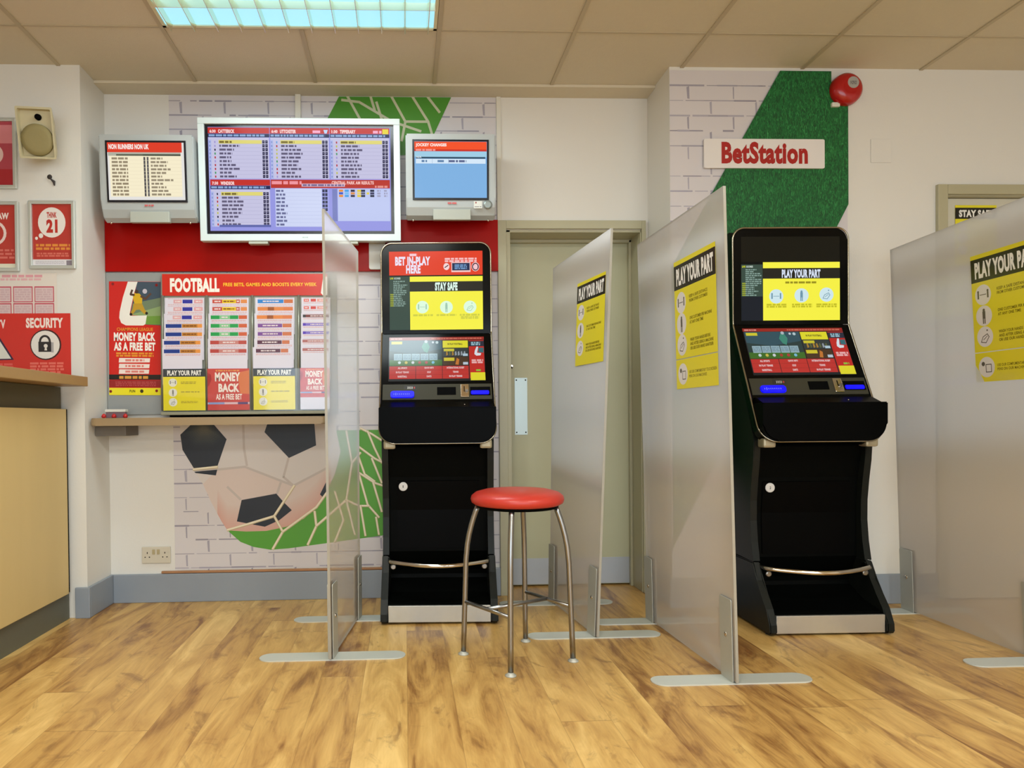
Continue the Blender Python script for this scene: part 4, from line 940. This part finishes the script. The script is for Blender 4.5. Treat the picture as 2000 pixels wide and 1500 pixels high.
def lower_screen(bright):
    def f(w_, h_):
        c = Canvas(w_, h_, (0, 0, 1170, 575), (20, 26, 34))
        c.rect(0, 0, 1170, 40, (156, 34, 30)); c.fine(20, 12, 160, 30, (226, 150, 140), 1, .1); c.fine(520, 12, 1140, 30, (206, 110, 90), 1, .1)
        c.rect(10, 44, 650, 375, (34, 60, 62)); c.rect(10, 300, 650, 375, (58, 110, 40), True); c.poly([(10, 44), (650, 44), (650, 160), (300, 220), (10, 180)], (44, 82, 96))
        c.rect(28, 56, 160, 92, (214, 206, 50))
        c.poly([(430, 70), (470, 60), (500, 130), (470, 210), (430, 190), (400, 130)], (60, 140, 120)); c.circ(455, 60, 20, (180, 190, 196)); c.circ(540, 70, 14, (200, 210, 220)); c.circ(590, 72, 18, (190, 210, 214))
        for k in range(5): c.rect(62+k*108, 220, 162+k*108, 305, (150, 182, 192)); c.fine(70+k*108, 232, 154+k*108, 292, (120, 150, 166), 3, .3)
        for k in range(6): c.circ(130+k*82, 335, 18, [(200, 220, 220), (206, 190, 80), (210, 214, 220), (170, 60, 50), (180, 50, 60), (120, 190, 220)][k])
        for k in range(3):
            c.rect(10+k*322, 382, 326+k*322, 545, (196, 48, 46)); c.rect(10+k*322, 434, 326+k*322, 437, (150, 34, 34)); c.rect(10+k*322, 490, 326+k*322, 493, (150, 34, 34), False)
        for k, ts in enumerate((('ALL SPORTS', 'IN PLAY TENNIS', 'BASKETBALL'), ('QUICK BETS', 'GOLF', 'DARTS'), ('INTERNATIONAL RUGBY', 'TENNIS', 'IN PLAY TENNIS'))):
            for r, s_ in enumerate(ts): wd = len(s_)*5.6; cx = 168+k*322; c.text(s_, cx-wd, 394+r*54, cx+wd, 418+r*54, (240, 214, 216), .04)
        c.rect(660, 50, 970, 145, (232, 224, 44)); c.text('IN PLAY FOOTBALL', 720, 84, 905, 108, (60, 56, 20), .04)
        c.rect(660, 150, 970, 262, (44, 56, 60)); c.rect(660, 266, 970, 375, (70, 50, 34)); c.rect(672, 158, 800, 192, (210, 200, 50)); c.rect(672, 276, 800, 318, (214, 200, 50))
        for k in range(7): c.poly([(700+k*36, 200), (716+k*36, 190), (724+k*36, 240), (700+k*36, 250)], random.choice([(150, 160, 170), (90, 100, 60), (170, 130, 50)]))
        c.poly([(830, 280), (860, 300), (850, 370), (810, 365)], (200, 120, 50)); c.rect(905, 225, 965, 256, (180, 206, 220)); c.rect(905, 335, 965, 368, (190, 206, 220), False)
        c.rect(982, 50, 1165, 545, (196, 36, 34)); c.rect(982, 60, 1165, 130, (34, 40, 60)); c.fine(1010, 70, 1120, 118, (150, 190, 206), 2, .15)
        c.poly([(1075, 135), (1095, 135), (1090, 170), (1080, 215), (1130, 222), (1120, 250), (1070, 254), (1046, 232), (1052, 190)], (224, 232, 240)); c.poly([(1100, 150), (1160, 150), (1160, 215), (1096, 208)], (50, 110, 120))
        c.fine(1010, 300, 1150, 355, (240, 180, 180), 2, .15); c.fine(1060, 430, 1125, 455, (140, 200, 60), 1, .1); c.rect(992, 470, 1168, 570, (232, 224, 44))
        return c.build('touch_screen', M_screen2)
    return f
terminal('black betting terminal showing STAY SAFE and BET IN-PLAY HERE, in front of the green net', (0.150, 3.150, 0), -0.045, u_safe, lower_screen(1), '1', True)
terminal('black betting terminal showing PLAY YOUR PART, below the turf mural at right', (1.806, 2.870, 0), -0.02, u_part, lower_screen(0), '2', False)

# ------------------------------------------------------------ bar stool
st = thing('bar_stool', 'tall round stool with red vinyl seat and four bowed steel legs', 'stool', (0.437, 2.688, 0))
MB().lathe([(0.10, 0.602), (0.165, 0.604), (0.178, 0.612), (0.182, 0.625), (0.178, 0.638), (0.163, 0.650), (0.13, 0.659), (0.07, 0.664), (0.01, 0.665)], 64).build('seat', M_redlea, st)
MB().lathe([(0.155, 0.592), (0.160, 0.598), (0.160, 0.6035)], 40).build('seat_base', M_dark, st)
feet = {'L': (0.221-0.437, 2.746-2.688), 'R': (0.637-0.437, 2.630-2.688), 'F': (0.365-0.437, 2.500-2.688), 'B': (0.495-0.437, 2.878-2.688)}
feet['L'] = (-0.212, 0.052); feet['R'] = (0.203, -0.056); feet['F'] = (-0.060, -0.192); feet['B'] = (0.062, 0.192)
def legp(f, z):
    x, y = f; k = z/0.6
    s_ = 1.0-0.10*k if k < 0.62 else (1.0-0.062)-(k-0.62)*0.10-((k-0.62)/0.38)**2*0.20
    return (x*s_, y*s_, z)
for key, f in feet.items():
    zs = [0.004, 0.1, 0.2, 0.3, 0.38, 0.44, 0.48, 0.52, 0.55, 0.575, 0.598]
    lg = MB().tube([legp(f, z) for z in zs], 0.0105, 14).build('leg', M_steel, st)
    MB().lathe([(0.021, 0.0), (0.021, 0.004), (0.012, 0.010), (0.010, 0.014)], 20, 'z', (f[0], f[1], 0)).build('foot_disc', M_brk, lg)
def mid(a, c): return tuple((a[i]+c[i])/2 for i in range(3))
A, B = legp(feet['L'], 0.212), legp(feet['F'], 0.212); Cc, D = legp(feet['B'], 0.212), legp(feet['R'], 0.212)
MB().tube([A, B], 0.0075, 10).build('stretcher', M_steel, st); MB().tube([Cc, D], 0.0075, 10).build('stretcher', M_steel, st); MB().tube([mid(A, B), mid(Cc, D)], 0.0075, 10).build('stretcher', M_steel, st)

# ------------------------------------------------------------ dividers
TH_ = 0.010
def divider(label, nb, nt, fb, ft, zt, near_foot, far_foot):
    """nb, nt, fb, ft: (X,Y) of near bottom, near top, far bottom, far top edges; feet = (x,y)"""
    t = thing('divider_screen', label, 'divider', (nb[0], nb[1], 0), 0, 'clear screens standing between the terminals')
    o = (nb[0], nb[1]); z0 = 0.010; zn, zf = zt
    b = MB()
    nx, nz = 8, 12; grid = []
    for s_ in (-1, 1):
        g = []
        for i in range(nx+1):
            a = i/nx; row = []
            for j in range(nz+1):
                c_ = j/nz
                X = (nb[0]*(1-c_)+nt[0]*c_)*(1-a)+(fb[0]*(1-c_)+ft[0]*c_)*a; Yy = (nb[1]*(1-c_)+nt[1]*c_)*(1-a)+(fb[1]*(1-c_)+ft[1]*c_)*a
                row.append(b.bm.verts.new((X-o[0]+s_*TH_/2, Yy-o[1], z0+(zn*(1-a)+zf*a-z0)*c_)))
            g.append(row)
        grid.append(g)
    for gi, g in enumerate(grid):
        for i in range(nx):
            for j in range(nz):
                f = b.bm.faces.new((g[i][j], g[i+1][j], g[i+1][j+1], g[i][j+1])); f.smooth = True
    me_ed = MB()
    pn = b.build('panel', M_pc, t)
    # closed edges of the sheet
    b = MB()
    def strip(path):
        for k in range(len(path)-1):
            (p, q), (r, s2) = path[k], path[k+1]
            b.bm.faces.new([b.bm.verts.new(v) for v in (p, q, s2, r)])
    def bl(a, c_, s_):
        X = (nb[0]*(1-c_)+nt[0]*c_)*(1-a)+(fb[0]*(1-c_)+ft[0]*c_)*a; Yy = (nb[1]*(1-c_)+nt[1]*c_)*(1-a)+(fb[1]*(1-c_)+ft[1]*c_)*a
        return (X-o[0]+s_*TH_/2, Yy-o[1], z0+(zn*(1-a)+zf*a-z0)*c_)
    strip([(bl(0, k/12, -1), bl(0, k/12, 1)) for k in range(13)]); strip([(bl(k/8, 1, -1), bl(k/8, 1, 1)) for k in range(9)]); strip([(bl(1, 1-k/12, -1), bl(1, 1-k/12, 1)) for k in range(13)]); strip([(bl(1-k/8, 0, -1), bl(1-k/8, 0, 1)) for k in range(9)])
    b.build('sheet_edge', M_sheetedge, pn)
    for (fx, fy, rot) in (near_foot, far_foot):
        Mx = Matrix.Translation((fx-o[0], fy-o[1], 0)) @ Matrix.Rotation(rot, 4, 'Z')
        fo = MB().prism([(x, y+0.045) for x, y in rrect(0.576, 0.088, 0.043, 8)], 0, 0.005, 'z', 0.001).xf(Mx).build('foot', M_alu2, t)
        for s_ in (-1, 1):
            aa = (fy-nb[1])/(fb[1]-nb[1]); xx = s_*(TH_/2+0.0032)+(nb[0]*(1-aa)+fb[0]*aa-fx)
            ln = ((nt[0]-nb[0]) if (fy-nb[1]) < 0.3 else (ft[0]-fb[0]))/1.735; Sh = Matrix.Identity(4); Sh[0][2] = ln
            Mx = Matrix.Translation((fx-o[0], fy-o[1], 0)) @ Matrix.Rotation(-math.atan2(fb[0]-nb[0], fb[1]-nb[1]), 4, 'Z') @ Sh
            ub = MB().prism(rrect(0.084, 0.293, 0.008, 4, 0.046, 0.150), min(xx, xx+s_*0.003), max(xx, xx+s_*0.003), 'x').xf(Mx).build('upright_bracket', M_brk, fo)
            n_ = MB(); n_.lathe([(0.009, 0), (0.009, 0.002), (0.004, 0.004)], 16, 'y', (0, 0, 0)); n_.xf(Mx @ Matrix.Translation((xx+s_*0.003, 0.046, 0.165)) @ Matrix.Rotation(s_*PI/2, 4, 'Z')).build('bolt', M_chrome, ub)
    return t
divider('clear divider screen between the coupon rack and the first terminal, seen almost edge on', (-0.299, 2.69), (-0.306, 2.69), (-0.225, 3.29), (-0.216, 3.29), (1.755, 1.735), (-0.294, 2.70, 0.0), (-0.240, 3.215, 0.0))
divider('clear divider screen right of the red stool, in front of the cream door', (0.808, 2.885), (0.880, 2.885), (0.738, 3.50), (0.768, 3.50), (1.735, 1.700), (0.806, 2.895, 0.0), (0.757, 3.420, 0.0))
divider('clear divider screen left of the second terminal, nearest to the camera', (1.150, 2.355), (1.112, 2.355), (1.122, 3.155), (1.085, 3.155), (1.735, 1.733), (1.152, 2.362, 0.0), (1.140, 3.075, 0.0))
divider('clear divider screen at the right edge of the photo, beside the second door', (2.374, 2.395), (2.286, 2.395), (2.395, 3.240), (2.343, 3.240), (1.735, 1.730), (2.388, 2.462, 0.0), (2.400, 3.145, 0.0))

# posters on the screens (hung on the left face)
def part_poster(label, pts, strip, cut):
    """pts: near-top, far-top, near-bottom (x,y,z) on the panel; the print runs from the far edge (its left) to the near edge"""
    TLp, TRp, BRp, = Vector(pts[0]), Vector(pts[1]), Vector(pts[2])
    w_ = (TRp-TLp).length; h_ = (TRp-BRp).length
    xa = (TRp-TLp).normalized(); za = (TRp-BRp).normalized(); ya = za.cross(xa).normalized(); za = xa.cross(ya)
    mid_ = TLp+xa*w_/2-za*h_/2
    hs = h_*(1-cut); win_w = 100.0; win_h = 100*hs/w_
    c = Canvas(w_, hs, (0, 0, win_w, win_h), (228, 214, 48)); 
    c.rect(0, 5, 100, 33, (34, 32, 24)); c.text('PLAY YOUR PART', 6, 9, 95, 29, (244, 240, 234), 0.055)
    ic = [(17, 49), (17, 77), (17, 105)]; hscale = win_h/131.0
    icons(c, [(x, 49+(y-49)*hscale) for x, y in ic], 12.2, (226, 220, 216), (96, 90, 80))
    INKY = (120, 108, 20)
    for k, (a, bb, n_) in enumerate((('KEEP A SAFE DISTANCE', 'FROM OTHER CUSTOMERS', 2), ('ONE CUSTOMER PER MACHINE', 'AT ANY ONE TIME', 2), ('WASH YOUR HANDS BEFORE', 'AND AFTER USING A MACHINE', 3))):
        y = 49+(k*28)*hscale
        c.text(a, 38, y-5.5, 38+len(a)*2.15, y-2, INKY, .02); c.text(bb, 38, y-0.6, 38+len(bb)*2.15, y+2.9, INKY, .02)
        if n_ == 3: c.text('OR USE OUR HAND SANITISER', 38, y+4.2, 38+25*2.15, y+7.7, INKY, .02)
    R = Matrix((xa, ya, za)).transposed().to_4x4()
    o = c.build('notice_poster', M_gloss); o.matrix_world = Matrix.Translation(mid_+za*(h_-hs)/2) @ R
    tag(o, label, 'poster', 'Play Your Part posters on the divider screens')
    if strip:
        h2 = h_*cut*0.97
        c = Canvas(w_, h2, (0, 0, 100, 100*h2/w_), (228, 214, 48)); yy = 50*h2/w_
        icons(c, [(-500, 0), (-500, 0), (-500, 0), (17, yy)][3:], 12.2, (226, 220, 216), (96, 90, 80))
        c = Canvas(w_, h2, (0, 0, 100, 100*h2/w_), (228, 214, 48)); c.circ(17, yy, 12.2, (226, 220, 216)); c.line([(16, yy-3), (24, yy-3), (24, yy+6), (16, yy+6), (16, yy-3)], 1, (96, 90, 80)); c.circ(12, yy-4, 2.6, (96, 90, 80))
        c.text('USE OUR COMPLIMENTARY TOUCHSCREEN', 33, yy-3, 97, yy+.3, INKY, .02); c.text('PENS ON OUR MACHINES', 33, yy+1.8, 75, yy+5, INKY, .02)
        o = c.build('notice_strip', M_gloss); o.matrix_world = Matrix.Translation(mid_-za*(h_-h2)/2) @ R
        tag(o, strip, 'poster', 'touchscreen pen strips under the posters')
def on(d, a, z):   # a point 3 mm off the left face of a divider; a = 0 near .. 1 far
    nb, nt, fb, ft = d; k = z/1.735
    X = (nb[0]*(1-k)+nt[0]*k)*(1-a)+(fb[0]*(1-k)+ft[0]*k)*a; Yy = (nb[1]*(1-a)+fb[1]*a)
    return (X-TH_/2-0.0035, Yy, z)
DV = {2: ((0.808, 2.885), (0.880, 2.885), (0.738, 3.50), (0.768, 3.50)), 3: ((1.150, 2.355), (1.112, 2.355), (1.122, 3.155), (1.085, 3.155)), 4: ((2.374, 2.395), (2.286, 2.395), (2.395, 3.240), (2.343, 3.240))}
part_poster('yellow and black Play Your Part poster on the divider right of the red stool', (on(DV[2], 0.50, 1.560), on(DV[2], 0.04, 1.560), on(DV[2], 0.04, 1.178)), None, 0.0)
part_poster('yellow and black Play Your Part poster on the divider left of second terminal', (on(DV[3], 0.508, 1.560), on(DV[3], 0.075, 1.560), on(DV[3], 0.075, 1.05)), 'yellow pen notice strip below the poster on the divider left of the second terminal', 0.235)
part_poster('yellow and black Play Your Part poster on the divider beside the second door', (on(DV[4], 0.400, 1.577), on(DV[4], 0.005, 1.577), on(DV[4], 0.005, 1.067)), 'yellow pen notice strip below the poster on the divider at the right edge', 0.235)

# poster on door 2
c = Canvas(0.214, 0.300, (0, 0, 100, 140), (228, 216, 40)); c.rect(0, 6, 100, 32, (24, 24, 18)); c.text('STAY SAFE', 9, 11, 91, 28, (240, 238, 232), .055); icons(c, [(17, 50), (17, 77), (17, 104)], 12)
o = c.build('safety_poster', M_gloss, loc=(2.873, Y2+0.027, 1.834)); tag(o, 'yellow and black STAY SAFE poster on the door at the right', 'poster')

# ------------------------------------------------------------ ceiling lights in the tile grid
M_diff = mat('blue_sky_reflection_glow', (150, 214, 240), 0.3, emit=1.0)  # sky reflected in the louvres is painted as the blue of this glow
M_tube = mat('fluorescent_glow', (255, 250, 236), 0.3, emit=9.0)
M_louv = mat('mirror_louvre', (240, 236, 206), 0.2, 0.9)
def lum(label, x0, y0, lit):
    t = thing('ceiling_light', label, 'ceiling light', (x0+0.6, y0+0.3, H), 0, 'louvred ceiling lights in the tile grid')
    b = MB(); W2, D2 = 0.588, 0.288
    b.box(-W2, W2, -D2, -D2+0.014, -0.010, -0.0005).box(-W2, W2, D2-0.014, D2, -0.010, -0.0005).box(-W2, -W2+0.014, -D2, D2, -0.010, -0.0005).box(W2-0.014, W2, -D2, D2, -0.010, -0.0005)
    b.build('frame', mat('light_frame', (228, 224, 190), 0.4), t)
    MB().box(-W2+0.014, W2-0.014, -D2+0.014, D2-0.014, -0.004, -0.0006).build('diffuser', M_diff if lit == 0 else M_tube, t)
    b = MB()
    for k in range(12):
        x = -0.55+k*0.10
        b.prism([(x-0.007, -0.0045), (x+0.007, -0.0045), (x+0.0015, -0.034), (x-0.0015, -0.034)], -D2+0.014, D2-0.014, 'y')
    for y in (-0.1, 0.1): b.prism([(y-0.006, -0.0045), (y+0.006, -0.0045), (y+0.0015, -0.034), (y-0.0015, -0.034)], -W2+0.014, W2-0.014, 'x')
    b.build('louvre', M_louv, t)
    return t
lum('louvred ceiling light blue with painted sky reflection, at the top edge above the big screen', LX0, LY0, 0)
area('ceiling_light_glow', (LX0+0.6, LY0+0.3, H-0.04), (0, 0, 0), 1.1, 0.5, 20, (0.86, 0.95, 0.96))
for i, (kx, ky) in enumerate(((-1, 4), (3, 4), (-1, 8), (3, 8))):  # unseen luminaires added behind the camera to brighten the room
    x0 = -0.431+0.6*kx; y0 = 3.046-0.6*int(ky)-0.6
    lum('louvred ceiling light glowing white, added unseen behind the camera to light the room', x0, y0, 1)
    area('ceiling_light_glow', (x0+0.6, y0+0.3, H-0.04), (0, 0, 0), 1.1, 0.5, 31, (0.86, 0.95, 0.96))
